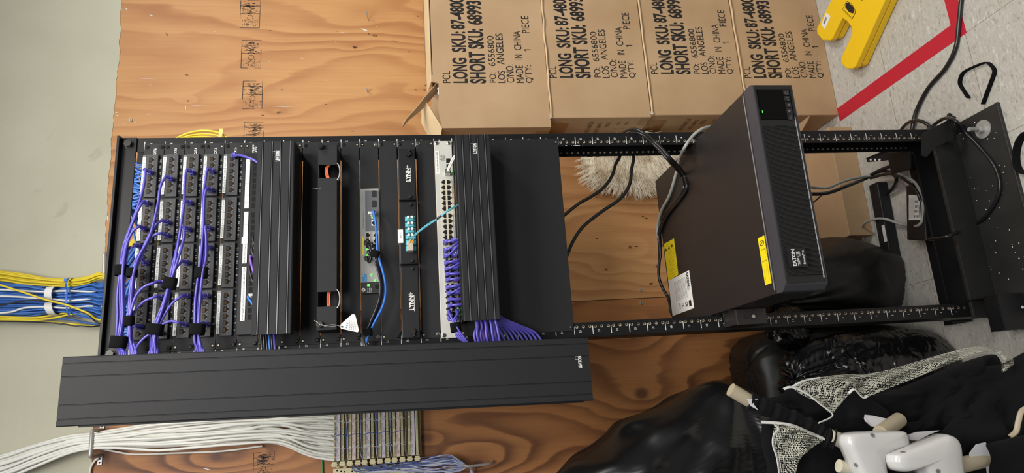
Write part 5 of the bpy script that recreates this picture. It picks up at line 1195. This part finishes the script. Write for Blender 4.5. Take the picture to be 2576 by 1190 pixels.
def d2(tm, F0):          # white rating label, printed to be read from the rear of the unit
    F = lambda a, b, h=.3: F0(1-a, 1-b, h)
    lines_(tm, F, 11, .12, .66, .28, .78, 1, 4); lines_(tm, F, 3, .06, .5, .84, .92, 1, 5)
    for s, a0, a1, b0, b1 in (('EATON', .03, .40, .86, .95), ('CE', .76, .90, .66, .76), ('UL', .78, .88, .50, .58), ('87 VA', .74, .9, .38, .44)):
        tm.text(s, a0, a1, b0, b1, 0, 0, .03, f=lambda a, b: F(a, b))
    tm.poly([F(.76, .82), F(.92, .82), F(.92, .92), F(.76, .92)], 0)
def d3(tm, F):
    n = 20
    for k in range(n):
        g, h = 2*math.pi*k/n, 2*math.pi*(k+1)/n; c = lambda g, r: F(.87+.055*r*math.cos(g), .5+.36*r*math.sin(g)); tm.poly([c(g, 1), c(h, 1), c(h, .82), c(g, .82)], 0)
    tm.poly([F(.83, .72), F(.84, .76), F(.91, .28), F(.90, .24)], 0)
    for a, b, c_, d in ((.72, .1, .74, .8), (.60, .1, .78, .12), (.48, .1, .5, .9), (.1, .2, .45, .22), (.1, .75, .3, .78), (.3, .3, .44, .32), (.2, .45, .32, .47)): tm.poly([F(a, b), F(c_, b), F(c_, d), F(a, d)], 2)
lid([(1704, 690), (1675, 601), (1668, 618), (1682, 707)][:0] or [(1682, 707), (1671, 614), (1695, 601), (1706, 689)], M['stickeryellow'], 'warning_sticker') if False else None
lid([(1706, 691), (1695, 600), (1670, 614), (1681, 706)], M['stickeryellow'], 'warning_sticker', d1)
lid([(1746, 775), (1733, 680), (1681, 706), (1692, 795)], M['label'], 'rating_label', d2)
lid([(1941, 712), (1922, 592), (1906, 600), (1925, 718)], M['stickeryellow'], 'warning_sticker', d3)
# ears joining it to the rails
for sg, xe in ((-1, ux0), (1, ux1)):
    mb = MB(); xo = -257 if sg < 0 else 257
    mb.box(xe, xe+sg*3, -60, 60, ZB-4, ZT-8); mb.box(xe, xo-sg*6, -62, -59, ZB-4, ZT-8) if False else None
    mb.box(xe+sg*3, sg*250, -6, -3.2, ZB+2, ZT-10); mb.box(xe+sg*3, xe+sg*10, -60, -6, ZB+4, ZB+7)
    mb.build('mounting_ear', M['upsmetal'], t, bevel=.6)
mb = MB(); zz0, zz1 = ZB-2, ZT-2; mb.box(-254, -217, -70, -67, zz0+2, zz1-10); mb.box(-254, -251, -67, -6, zz0+2, zz1-10); mb.box(-254, -217, -67, -6, zz1-13, zz1-10); o = mb.build('mounting_bracket', M['upsmetal'], t, bevel=1)
mb = MB(); mb.cyl((-236, -71.5, zz0+36), (-236, -70.1, zz0+36), 7, n=20, m=0); mb.cyl((-236, -73.5, zz0+36), (-236, -71.5, zz0+36), 4.4, n=6, m=1); mb.cyl((-236, -71.5, zz0+52), (-236, -70.1, zz0+52), 4, n=16, m=0); mb.build('ear_bolts', [M['screw'], M['nickel']], o)

# ------------------------------------------------------------------ power cords
def cord(label, pts, r, m, cat='cord'): 
    mb = MB(); mb.tube(pts, r, n=9, sub=6); return tag(mb.build('power_cable', m), label, cat)
zl = ZT+6
cord('black power cord looping over the right rail onto the power unit, the outer of two', [at(1553, 360, 90), at(1562, 338, 84), at(1585, 325, 10), at(1612, 330, -22), at(1650, 360, -22), at(1690, 402, -40), ('z', 1720, 436, zl), ('z', 1728, 470, zl), ('z', 1712, 500, zl), ('z', 1680, 540, zl), ('z', 1662, 580, zl), at(1661, 610, 322), at(1662, 650, 330)], 4.2, M['blackcable'])
cord('black power cord looping over the right rail onto the power unit, the inner of two', [at(1560, 366, 86), at(1572, 342, 80), at(1592, 333, 10), at(1616, 338, -14), at(1650, 368, -16), at(1686, 408, -30), ('z', 1712, 440, zl), ('z', 1720, 472, zl), ('z', 1704, 502, zl), ('z', 1674, 540, zl), ('z', 1657, 585, zl), at(1658, 610, 322), at(1660, 650, 335)], 4.2, M['blackcable'])
cord('pale grey power cord curving across the right rear corner of the power unit', [at(1800, 318, 30), at(1772, 322, -8), at(1745, 340, -12), at(1722, 372, -10), ('z', 1708, 405, zl+3), ('z', 1700, 440, zl), ('z', 1684, 492, zl), ('z', 1664, 530, zl), ('z', 1655, 565, zl), at(1655, 592, 318), at(1662, 612, 326), at(1668, 618, 332)], 4.4, M['greycable'])
cord('black power cord hanging down behind the left rear corner of the power unit', [at(1660, 600, 345), at(1660, 640, 350), at(1657, 690, 350), at(1665, 720, 350), at(1682, 752, 345), at(1690, 790, 335), at(1705, 800, 320)], 4.4, M['blackcable'])
cord('black power cord crossing the plywood behind the rack, the upper of two', [Vector((232, 95, 1010)), at(1556, 385, 90), at(1548, 415, 90), at(1538, 445, 88), at(1516, 474, 84), at(1485, 496, 76), at(1455, 513, 60), at(1417, 543, 40), at(1380, 570, 30)], 4.4, M['blackcable'])
cord('black power cord crossing the plywood behind the rack, the lower of two', [Vector((232, 92, 985)), at(1587, 385, 90), at(1588, 430, 90), at(1583, 465, 88), at(1560, 500, 84), at(1510, 535, 76), at(1465, 572, 60), at(1440, 610, 50), at(1425, 645, 40), at(1400, 690, 30)], 4.6, M['blackcable'])
cord('thick black cord snaking over the floor tiles to the rack foot', [atz(2426, -60, 6), atz(2418, 0, 6), atz(2412, 60, 6), atz(2404, 120, 6), atz(2378, 172, 6), atz(2335, 222, 6), atz(2305, 280, 8), atz(2294, 330, 12), atz(2290, 380, 8)], 5.8, M['blackcable'])
cord('black cord loop rising just above the right rail foot', [atz(2250, 360, 10), atz(2272, 320, 14), atz(2300, 303, 30), atz(2332, 312, 30), atz(2345, 335, 14), atz(2350, 370, 8)], 5, M['blackcable'])
cord('black cord curving over the front base foot of the rack', [atz(2330, 335, 12), atz(2352, 312, 30), atz(2380, 297, 40), atz(2405, 305, 60), atz(2425, 330, 26), atz(2460, 365, 13), atz(2500, 415, 12), atz(2515, 460, 12), atz(2508, 500, 12), atz(2478, 545, 12), atz(2440, 572, 14), at(2400, 588, -18), at(2372, 598, -6), at(2338, 602, 60)], 4.6, M['blackcable'])
cord('grey cord looping over the floor between the power strip and the black adapter', [at(2036, 470, 200), at(2080, 473, 220), at(2125, 455, 240), atz(2190, 442, 60), atz(2255, 438, 60), atz(2300, 458, 46), atz(2319, 500, 42), atz(2322, 545, 40), atz(2308, 568, 42), atz(2270, 565, 20), atz(2220, 550, 40), atz(2180, 558, 52), atz(2166, 580, 20), atz(2172, 602, 8)], 4.2, M['greycable'])
cord('thick black cord running from under the power unit to the floor behind the rack', [at(2034, 488, 180), at(2080, 486, 200), at(2130, 468, 220), atz(2175, 450, 70), atz(2210, 430, 60), atz(2250, 415, 50), atz(2290, 405, 30)], 5.6, M['blackcable'])
cord('black cord curling beside the power strip', [atz(2190, 440, 40), atz(2230, 430, 46), atz(2255, 448, 40), atz(2245, 475, 20), atz(2225, 492, 10)], 5.2, M['blackcable'])
cord('black cord joining the grey loop above the black adapter', [atz(2190, 448, 60), atz(2240, 437, 66), atz(2280, 455, 62), atz(2305, 480, 56), atz(2316, 505, 50)], 4.4, M['blackcable'])
cord('thin black lead hanging below the power unit', [at(2030, 520, 190), at(2050, 506, 200), at(2068, 490, 215)], 2.2, M['blackcable'])
# ------------------------------------------------------------------ things on the floor
t = thing('power_strip', 'long black power strip lying on the floor behind the rack', 'power strip', atz(2210, 540, 0))
a, b = atz(2200, 462, 30), atz(2236, 660, 30); d = (b-a); d.z = 0; dn = d.normalized(); w = Vector((-dn.y, dn.x, 0))*22
q = [a+w, b+w, b-w, a-w]; q = [Vector((p.x, p.y, 38)) for p in q]; mb = MB(); mb.slab(q, (0, 0, -37.9)); o = mb.build('strip_body', M['blackplastic'], t, bevel=5, seg=3)
mb = MB(); mb.tube([q[3]+Vector((0, 0, 1))+w*.2, (q[3]+q[2])/2+Vector((0, 0, 1))+w*.2, q[2]+Vector((0, 0, 1))+w*.2], 2.6, n=6, sub=1); mb.build('pale_edge', M['greycable'], o)
mb = MB(); c = (a*.35+b*.65); e = [c+w*.95-dn*26, c+w*.95+dn*26, c+w*.35+dn*26, c+w*.35-dn*26]; mb.slab([Vector((p.x, p.y, 38.6)) for p in e], (0, 0, -.4)); mb.build('strip_label', M['label'], o)
t = thing('power_adapter', 'black brick power adapter with a white rating label on the floor', 'power adapter', atz(2300, 530, 0))
q = [atz(2279, 466, 42), atz(2281, 603, 42), atz(2330, 606, 42), atz(2322, 470, 42)]; mb = MB(); mb.slab(q, (0, 0, -41.9)); o = mb.build('adapter_body', M['darkplastic'], t, bevel=3, seg=3)
q = [atz(2286, 554, 42.8), atz(2286, 490, 42.8), atz(2313, 491, 42.8), atz(2316, 553, 42.8)]; mb = MB(); mb.slab(q, (0, 0, -.5)); o2 = mb.build('rating_label', M['label'], o)
tm = MB(); O, A, B = q[3], q[2]-q[3], q[0]-q[3]; F = lambda a, b: O+A*a+B*b+Vector((0, 0, .3)); lines_(tm, F, 7, .08, .92, .55, .95, 0, 3)
rr = random.Random(6)
for k in range(14): a_, b_ = .1+.2*(k % 4), .15+.1*(k//4); tm.poly([F(a_, b_), F(a_+.1, b_), F(a_+.1, b_+.06), F(a_, b_+.06)], 0)
tm.poly([F(.08, .05), F(.6, .05), F(.6, .1), F(.08, .1)], 0); tm.build('label_print', M['greyink'], o2)
# tape marks
mb = MB(); mb.box(482, 531, -116, 447, .02, .6); tp1 = tag(mb.build('floor_tape', M['red']), 'long strip of red tape on the floor tiles running from the cartons towards the viewer', 'tape', kind=None)
a, b, c_, d_ = atz(2391, 66, .9), atz(2432, 83, .9), atz(2404, -60, .9), atz(2368, -60, .9); mb = MB(); mb.slab([Vector((531.5, -75, .6)), Vector((531.5, -116, .6)), Vector((1000, -116, .6)), Vector((1000, -75, .6))], (0, 0, -.55)); mb.build('floor_tape', M['red']); tag(bpy.data.objects['floor_tape.001'], 'shorter red tape strip on the floor tiles, crossing under the thick black cord', 'tape')
def strapf(label, pts, h, th, m=M['velcro'], z=0):
    mb = MB(); P_ = [atz(u, v, h/2+.5) for u, v in pts]; mb.ribbon(P_, (0, 0, h), th); return tag(mb.build('hook_and_loop_strap', m), label, 'strap')
strapf('open black strap loop standing on edge on the bare floor tiles', [(2437, 246), (2426, 230), (2415, 210), (2419, 190), (2430, 178), (2460, 164), (2482, 157), (2494, 165), (2502, 180), (2494, 205), (2484, 232), (2473, 262)], 12, 2.5)
strapf('black strap ring on the floor at the frame edge beyond the rack base', [(2610, 330), (2580, 335), (2562, 360), (2556, 395), (2562, 425), (2580, 436), (2620, 440)], 20, 4)
t = thing('machine_screw', 'small black bolt lying on the floor beside the right rail foot', 'screw', atz(2395, 292, 4)); mb = MB(); p, q = atz(2391, 291, 5), atz(2403, 296, 3); mb.cyl(p, q, 2.6, n=8); mb.cyl(p-(q-p)*.4, p, 6, n=10); mb.build('screw_body', M['darkplastic'], t)
# folded floor sign
t = thing('floor_sign', 'folded yellow plastic caution floor sign lying on the floor tiles', 'floor sign', atz(2130, 80, 0))
o3 = [(2106, -60), (2090, 0), (2054, 72), (2055, 85), (2068, 101), (2088, 102), (2093, 97), (2112, 58), (2118, 46), (2130, 54), (2141, 68), (2143, 80), (2140, 92), (2114, 148), (2116, 160), (2129, 173), (2144, 173), (2151, 168), (2226, 0), (2252, -60)]
top_ = [atz(u, v, 46) for u, v in o3]; mb = MB(); mb.slab(top_, (0, 0, -22)); up_ = mb.build('upper_leaf', M['signyellow'], t, bevel=4, seg=3)
mb = MB(); mb.slab([Vector((p.x+5, p.y-5, 23)) for p in top_], (0, 0, -22)); mb.build('lower_leaf', M['signyellow'], t, bevel=4, seg=3)
O = atz(2145, 46, 46.6); A = atz(2131, 2, 46.6)-O; B = atz(2116, 26, 46.6)-O
lo = [(2129, 2), (2142, 8), (2151, 25), (2152, 32), (2143, 49), (2119, 25)]
mb = MB(); mb.slab([atz(u, v, 46.7) for u, v in lo], (0, 0, -.5), 0); mb.slab([atz(2135.5+(u-2135.5)*.93, 25+(v-25)*.93, 46.9) for u, v in lo], (0, 0, -.1), 1); mb.slab([atz(u, v, 47.1) for u, v in [(2128, 6), (2136, 7), (2146, 17), (2149, 28), (2146, 34), (2136, 31), (2126, 18)]], (0, 0, -.1), 0)
O_, A_, B_ = atz(2142, 44, 47.2), atz(2121, 24, 47.2)-atz(2142, 44, 47.2), atz(2150, 30, 47.2)-atz(2142, 44, 47.2)
mb.text('Commercial Products', .08, .92, .06, .22, 0, 0, .02, f=lambda a, b: atz(2142, 46, 47.2)+(atz(2120, 25, 47.2)-atz(2142, 46, 47.2))*(1-a)+(atz(2149, 32, 47.2)-atz(2142, 46, 47.2))*b)
mb.build('maker_logo', [M['ink'], M['signyellow']], up_)
q = [atz(2066, 62, 46.8), atz(2078, 32, 46.8), atz(2089, 41, 46.8), atz(2075, 73, 46.8)]; mb = MB(); mb.slab(q, (0, 0, -.6), 0)
for k in range(12):
    a_ = .22+k*.045; F = lambda a, b: q[0]+(q[1]-q[0])*a+(q[3]-q[0])*b+Vector((0, 0, .2)); mb.poly([F(a_, .25), F(a_+.02+.01*(k % 3), .25), F(a_+.02+.01*(k % 3), .6), F(a_, .6)], 1)
mb.build('barcode_sticker', [M['label'], M['ink']], up_)
q = [atz(2163, -8, 46.8), atz(2168, 2, 46.8), atz(2174, -8, 46.8)]; mb = MB(); mb.slab(q, (0, 0, -.5)); mb.build('printed_mark', M['ink'], up_)
# ================================================================== bin bags
from mathutils import noise as NZ
from mathutils.bvhtree import BVHTree
def blob(c, rad, seed, amp, nu=72, nv=44, neck=None, ridge=None, flat=0, sq=1.0, m=0):
    """film bag: squashed ball with folds that gather towards `neck` (direction) and rest flat on z=flat"""
    mb = MB(); vs = []; c = Vector(c); nd_ = Vector(neck).normalized() if neck else Vector((0, 0, 1))
    a1 = nd_.orthogonal().normalized(); a2 = nd_.cross(a1)
    for j in range(nv+1):
        th = math.pi*j/nv
        for i in range(nu):
            ph_ = 2*math.pi*i/nu
            d = nd_*math.cos(th)+a1*(math.sin(th)*math.cos(ph_))+a2*(math.sin(th)*math.sin(ph_))
            sg = lambda q: math.copysign(abs(q)**sq, q)
            p = Vector((sg(d.x)*rad[0], sg(d.y)*rad[1], sg(d.z)*rad[2]))
            g = NZ.noise(d*1.7+Vector((seed, 0, 0)))*amp
            f = abs(NZ.noise(Vector((math.cos(ph_)*5+seed, math.sin(ph_)*5, th*.8))))*amp*.9*math.exp(-th*.7)*2
            w = NZ.ridged_multi_fractal(d*2.6+Vector((0, seed, 0)), 1, 2, 4, 1, 2)*amp*.16 if ridge else 0
            p = p*(1+(g-f)/max(rad)+w/max(rad))+c
            if p.z < flat+1: p.z = flat+1+ (p.z-flat)*.0
            if p.y > 596: p.y = 596
            vs.append(p)
    mb.faces(vs, [(j*nu+i, (j+1)*nu+i, (j+1)*nu+(i+1) % nu, j*nu+(i+1) % nu) for j in range(nv) for i in range(nu)], m, True); return mb
t = thing('bin_bag', 'tied black bin bag on the floor behind the rack, beside the flat brown carton', 'bin bag', (-150, 330, 0))
blob((-92, 412, 175), (138, 176, 262), 2.0, 22, neck=(-.45, -.35, .85), ridge=1).build('bag_film', M['bag3'], t)
mb = blob((-236, 262, 420), (52, 44, 66), 7.0, 24, nu=48, nv=30, neck=(0, 0, 1), ridge=1); mb.build('bag_knot', M['bag2'], t)
t = thing('bin_bag', 'dull dark bin bag standing against the plywood, left of the left rack rail', 'bin bag', (-450, 330, 0))
blob((-418, 462, 243), (190, 134, 249), 11.0, 9, neck=(.1, -.1, 1), ridge=1, sq=.38).build('bag_film', M['bag3'], t)
t = thing('bin_bag', 'crinkled shiny black bin bag slumped on the floor in front of the left rail', 'bin bag', (-400, 60, 0))
blob((-372, 245, 190), (122, 118, 290), 5.0, 38, neck=(-.1, -.3, 1), ridge=1).build('bag_film', M['bag2'], t)
# large foreground bag: outline from the photo on the plane y=120, run down to the floor
t = thing('bin_bag', 'big smooth black bin bag leaning in the near corner under the camp chairs', 'bin bag', (-620, 130, 0))
BY = 60
vis = [(1360, 1235), (1392, 1200), (1428, 1164), (1482, 1134), (1530, 1096), (1566, 1058), (1610, 1040), (1655, 1026), (1702, 1003), (1745, 974), (1785, 959), (1815, 957), (1848, 966), (1872, 984), (1892, 1018)]
V = [at(u, v, BY) for u, v in vis]; V = crom(V, 5)
hid = [(-418, 560), (-412, 380), (-420, 180), (-440, 8), (-600, 4), (-820, 4), (-900, 120), (-890, 500), (-800, 850), (-700, 1080), (-620, 1180)]
poly = [(p.x, p.z) for p in V]+hid
mb = MB(); apex = at(1812, 962, BY); n = len(poly); cxz = Vector((-600, 560)); rings = 44; vs = []; fs = []
def amp_at(x, z, s):
    dx, dz = x-apex.x, z-apex.z; g = math.atan2(dx, -dz); rr = math.hypot(dx, dz)
    f = NZ.noise(Vector((g*3.2, rr*.0012, 1.3)))*46+NZ.noise(Vector((g*8.5, rr*.0018, 5.1)))*14+NZ.noise(Vector((x*.02, z*.02, 2.2)))*7
    return f*min(1, rr/320)*s
for k in range(1, rings):
    t_ = math.cos(math.pi/2*k/rings); h = math.sin(math.pi/2*k/rings)
    for p in poly:
        x, z = cxz.x+(p[0]-cxz.x)*t_, cxz.y+(p[1]-cxz.y)*t_; vs.append(Vector((x, BY-150*h-amp_at(x, z, min(1, h*1.6)), z)))
vs.append(Vector((cxz.x, BY-150-amp_at(cxz.x, cxz.y, 1), cxz.y)))
P0 = [Vector((p[0], BY, p[1])) for p in poly]; back = [Vector((cxz.x+(p[0]-cxz.x)*.9, min(590, BY+300), 4+(cxz.y+(p[1]-cxz.y)*.9-4)*.98)) for p in poly]
allv = P0+vs+back; st = n
prev = list(range(n))
for k in range(rings-1):
    cur = [st+k*n+i for i in range(n)]
    for i in range(n): fs.append((prev[i], prev[(i+1) % n], cur[(i+1) % n], cur[i]))
    prev = cur
ctr = st+(rings-1)*n
for i in range(n): fs.append((prev[i], prev[(i+1) % n], ctr))
bo = ctr+1
for i in range(n): fs.append((i, bo+i, bo+(i+1) % n, (i+1) % n))
fs.append(tuple(bo+i for i in range(n)))
mb.faces(allv, fs, 0, True); mb.build('bag_film', M['bag'], t)

# ================================================================== folded camp chairs
def hub(parent, px, ctr, y, th, holes=()):
    p = [at(u, v, y) for u, v in px]; p = crom(p+[p[0]], 4)[:-1]; c = at(*ctr, y); mb = MB(); n = len(p); vs = list(p); fs = []
    prof = [(1.0, .0), (1.0, .35), (.985, .62), (.95, .82), (.88, .95), (.72, 1.02), (.45, 1.06), (.2, 1.08)]
    for (s, h) in prof[1:]:
        for q in p: vs.append(Vector((c.x+(q.x-c.x)*s, y-th*h, c.z+(q.z-c.z)*s)))
    vs.append(Vector((c.x, y-th*1.09, c.z)))
    for k in range(len(prof)-1):
        for i in range(n): fs.append((k*n+i, k*n+(i+1) % n, (k+1)*n+(i+1) % n, (k+1)*n+i))
    L_ = len(prof)-1
    for i in range(n): fs.append((L_*n+i, L_*n+(i+1) % n, len(vs)-1))
    fs.append(tuple(range(n))[::-1]); mb.faces(vs, fs, 0, True); o = mb.build('corner_joint', M['whiteplastic'], parent)
    if holes:
        h = MB()
        bv = BVHTree.FromPolygons(vs, fs)
        for (u, v) in holes:
            d = (at(u, v, y-th)-CAM).normalized(); q, nn, _i, _d = bv.ray_cast(CAM, d)
            if q is None: continue
            if nn.dot(d) > 0: nn = -nn
            h.cyl(q-nn*.5, q+nn*.25, 4.6, n=18, m=0); h.cyl(q+nn*.2, q+nn*.4, 3.2, n=14, m=1)
        h.build('screw_recess', [mat('shaded_plastic_rim', (150, 150, 148), .4) if 'shaded_plastic_rim' not in bpy.data.materials else bpy.data.materials['shaded_plastic_rim'], M['greyink']], o)
    return o
def cloth(parent, px, y, th, name='fabric_panel', m='fabric', seed=1, noise=10, ctr=None, back=6, tilt=None, pw=.6):
    """soft padded panel cut to an outline"""
    q = [at(u, v, y) for u, v in px]; q = crom(q+[q[0]], 3)[:-1]; mb = MB(); c = None
    if ctr: cc = at(*ctr, y); c = (cc.x, cc.z)
    pillow(mb, [(a.x, a.z) for a in q], y, th, rings=12, noise=noise, seed=seed, back=back, cx=c, pw=pw, ns=.022)
    return mb.build(name, M[m], parent)
def sheet(parent, A, B, y0, y1, name, m, amp=5, nu=60, nv=14, th=.0, seed=1, trimA=None, k=9):
    """thin crumpled patch spanned between two picture curves"""
    Pa = crom([at(u, v, y0) for u, v in A], 12); Pb = crom([at(u, v, y1) for u, v in B], 12); vs = []
    S_ = lambda P_, t: P_[min(len(P_)-2, int(t*(len(P_)-1)))].lerp(P_[min(len(P_)-2, int(t*(len(P_)-1)))+1], t*(len(P_)-1)-min(len(P_)-2, int(t*(len(P_)-1))))
    for i in range(nu+1):
        a, b = S_(Pa, i/nu), S_(Pb, i/nu)
        for j in range(nv+1):
            p = a.lerp(b, j/nv); e = math.sin(math.pi*j/nv)
            p = p+Vector((0, -amp*e*(1.2+NZ.noise(Vector((i/nu*k, j/nv*2.5, seed)))*2.2)-amp*.5*math.sin(j/nv*9+i/nu*3+seed)*e, 0)); vs.append(p)
    mb = MB(); mb.faces(vs, [(i*(nv+1)+j, (i+1)*(nv+1)+j, (i+1)*(nv+1)+j+1, i*(nv+1)+j+1) for i in range(nu) for j in range(nv)], 0, True)
    return mb.build(name, M[m], parent)
def tubep(parent, pts, r, name, m, sub=5, rf=None, n=16):
    mb = MB(); mb.tube(pts, r, n=n, sub=sub, rfun=rf); return mb.build(name, M[m], parent)
Y1 = -330
ch = thing('camp_chair', 'folded black camp chair with net pockets and a wrapped tube, beside the big bag', 'folding chair', (-470, -280, 0), 'folded camp chairs')
cloth(ch, [(1917, 1062), (1960, 1050), (2040, 1085), (2100, 1112), (2150, 1180), (2180, 1260), (1900, 1290), (1930, 1190), (1915, 1120)], -270, 16, seed=3, noise=14, back=30)
cloth(ch, [(1938, 1012), (1975, 985), (2000, 975), (2060, 1012), (2092, 1045), (2070, 1062), (2060, 1090), (2000, 1062), (1925, 1030), (1915, 1010)], -262, 14, seed=5, noise=16, back=20)
cloth(ch, [(2090, 1042), (2130, 990), (2160, 985), (2200, 1010), (2240, 1040), (2215, 1080), (2140, 1086), (2100, 1100), (2065, 1080)], -285, 14, seed=6, noise=12, back=20)
tubep(ch, [at(1838, 980, -300), at(1892, 1012, -300)], 13, 'frame_tube', 'tan', sub=1)
rr = random.Random(3)
wr = lambda t: 1+.10*math.sin(t*47)+.06*math.sin(t*91+1)+(.0 if t < .75 else .12)
tubep(ch, [at(1884, 1008, -302), at(1930, 1028, -306), at(1985, 1050, -310), at(2040, 1076, -316), at(2076, 1098, -322), at(2100, 1106, -328)], 15.5, 'fabric_sleeve', 'fabric', sub=16, rf=wr, n=24)
mb = MB(); mb.slab([at(1880, 1004, -318), at(1908, 1003, -318), at(1895, 1016, -318), at(1908, 1032, -318), at(1890, 1022, -318)], (0, 2, 0)); mb.build('torn_lining', M['greyfabric'], ch)
tubep(ch, [at(2088, 1098, -330), at(2125, 1112, -332)], 13.5, 'frame_tube', 'ivory', sub=1)
hub(ch, [(2106, 1102), (2111, 1092), (2137, 1086), (2190, 1084), (2250, 1083), (2261, 1092), (2266, 1110), (2263, 1118), (2246, 1124), (2216, 1138), (2203, 1156), (2207, 1190), (2214, 1240), (2180, 1262), (2160, 1240), (2135, 1180), (2117, 1139), (2107, 1116)], (2170, 1128), -345, 34, [(2195, 1095), (2153, 1170)])
tubep(ch, [at(2110, 1172, -338), at(2160, 1186, -338)], 12, 'frame_tube', 'ivory', sub=1)
tubep(ch, [at(2262, 1056, -300), at(2215, 1090, -335)], 14, 'frame_tube', 'tan', sub=1)
tubep(ch, [at(2205, 1230, -350), at(2330, 1270, -300), at(2560, 1290, -260), atz(2640, 1280, 6)], 12, 'frame_leg', 'ivory', sub=4)
# net pockets
o = sheet(ch, [(1990, 975), (2035, 955), (2100, 944), (2200, 938), (2290, 914), (2380, 888), (2450, 872), (2500, 876)], [(2092, 1043), (2120, 1010), (2150, 980), (2172, 1000), (2240, 975), (2330, 940), (2400, 910), (2470, 890)], -300, -325, 'net_pocket', 'net', amp=7, seed=2)
o = sheet(ch, [(2440, 874), (2480, 872), (2515, 882), (2545, 900), (2552, 912)], [(2420, 905), (2470, 892), (2505, 893), (2518, 912), (2520, 938)], -295, -315, 'net_pocket', 'net', amp=5, nu=30, nv=10, seed=4)
o = sheet(ch, [(1950, 1066), (1944, 1090), (1944, 1120), (1955, 1150), (1962, 1200), (1955, 1250)], [(2000, 1070), (2030, 1082), (2072, 1103), (2045, 1125), (2010, 1160), (1985, 1250)], -320, -335, 'net_pocket', 'net', amp=9, nu=50, nv=16, seed=7)
tubef = lambda pts, w, m='trim': (lambda mb: (mb.tube(pts, w, n=6, sub=6, flat=.35), mb.build('pocket_binding', M[m], ch))[1])(MB())
tubef([at(1972, 979, -322), at(1992, 974, -322), at(2030, 990, -326), at(2060, 1014, -330), at(2095, 1044, -332), at(2060, 1064, -332)], 3.2)
tubef([at(1990, 975, -318), at(2012, 962, -316), at(2030, 956, -312), at(2062, 950, -310)], 2.2)
tubef([at(2135, 990, -330), at(2148, 979, -332), at(2160, 990, -332), at(2172, 1001, -332), at(2182, 996, -330)], 2.6)
tubef([at(1915, 1062, -322), at(1952, 1064, -326), at(1996, 1071, -330), at(2045, 1092, -335), at(2074, 1104, -335)], 4)
tubef([at(1948, 1068, -330), at(1960, 1080, -332), at(1947, 1096, -336), at(1945, 1120, -338), at(1955, 1152, -338), at(1962, 1200, -338)], 3)
ch2 = thing('camp_chair', 'folded black camp chair with padded rolled panels and grey lining at the frame corner', 'folding chair', (-430, -260, 0), 'folded camp chairs')
cloth(ch2, [(2135, 1030), (2165, 998), (2240, 985), (2330, 948), (2420, 912), (2490, 892), (2512, 900), (2520, 930), (2470, 975), (2400, 1020), (2330, 1060), (2262, 1062), (2250, 1052), (2200, 1042)], -255, 34, seed=12, noise=26, back=30, ctr=(2340, 990))
cloth(ch2, [(2288, 1092), (2330, 1030), (2395, 962), (2460, 925), (2520, 915), (2600, 880), (2640, 930), (2600, 1010), (2480, 1060), (2370, 1090), (2330, 1084)], -275, 34, seed=14, noise=26, back=30, ctr=(2450, 1000))
cloth(ch2, [(2360, 1095), (2420, 1030), (2500, 960), (2576, 895), (2650, 880), (2700, 1000), (2700, 1290), (2380, 1290), (2370, 1190)], -300, 36, seed=16, noise=38, back=40, ctr=(2530, 1120))
cloth(ch2, [(2250, 1066), (2330, 1060), (2300, 1090), (2290, 1110), (2270, 1100), (2262, 1080)], -280, 10, seed=18, noise=3, back=20)
mb = MB(); q = [at(2174, 1043, -300), at(2195, 1045, -302), at(2225, 1052, -302), at(2252, 1056, -302), at(2232, 1066, -306), at(2212, 1075, -306), at(2195, 1073, -306), at(2180, 1060, -304)]; mb.slab(q, (0, 5, 0)); mb.build('lining_panel', M['greyfabric'], ch2)
mb = MB(); q = [at(2290, 1094, -322), at(2312, 1087, -322), at(2366, 1083, -322), at(2340, 1092, -322), at(2310, 1108, -322), at(2292, 1108, -322)]; mb.slab(q, (0, 8, 0)); mb.build('lining_panel', M['greyfabric'], ch2)
hub(ch2, [(2222, 1160), (2222, 1148), (2229, 1139), (2285, 1117), (2342, 1095), (2360, 1091), (2378, 1100), (2388, 1119), (2392, 1160), (2398, 1230), (2380, 1262), (2350, 1250), (2310, 1200), (2284, 1170), (2252, 1184), (2232, 1178)], (2335, 1150), -372, 36, [(2271, 1137), (2360, 1186)])
tubep(ch2, [at(2390, 1178, -350), at(2440, 1165, -345), at(2500, 1152, -338), at(2560, 1140, -330), atz(2700, 1130, 6)], 14, 'frame_leg', 'tan', sub=4)
cloth(ch2, [(2480, 1118), (2530, 1105), (2600, 1100), (2650, 1200), (2600, 1290), (2500, 1290), (2490, 1190), (2494, 1150)], -362, 16, seed=20, noise=5, back=20, ctr=(2560, 1190))
mb = MB(); q = [at(2441, 1140, -352), at(2458, 1118, -352), at(2480, 1113, -352), at(2492, 1140, -352), at(2500, 1190, -352), at(2488, 1215, -352), at(2482, 1160, -352), at(2470, 1146, -352), at(2442, 1152, -352)]; mb.slab(q, (0, 3, 0)); mb.build('lining_panel', M['greyfabric'], ch2)
mb = MB(); mb.tube([at(2600, 1020, -345), at(2572, 1032, -345), at(2562, 1060, -345), at(2556, 1085, -345), at(2542, 1098, -345)], 5, n=8, flat=.4); mb.build('edge_binding', M['tan'], ch2)
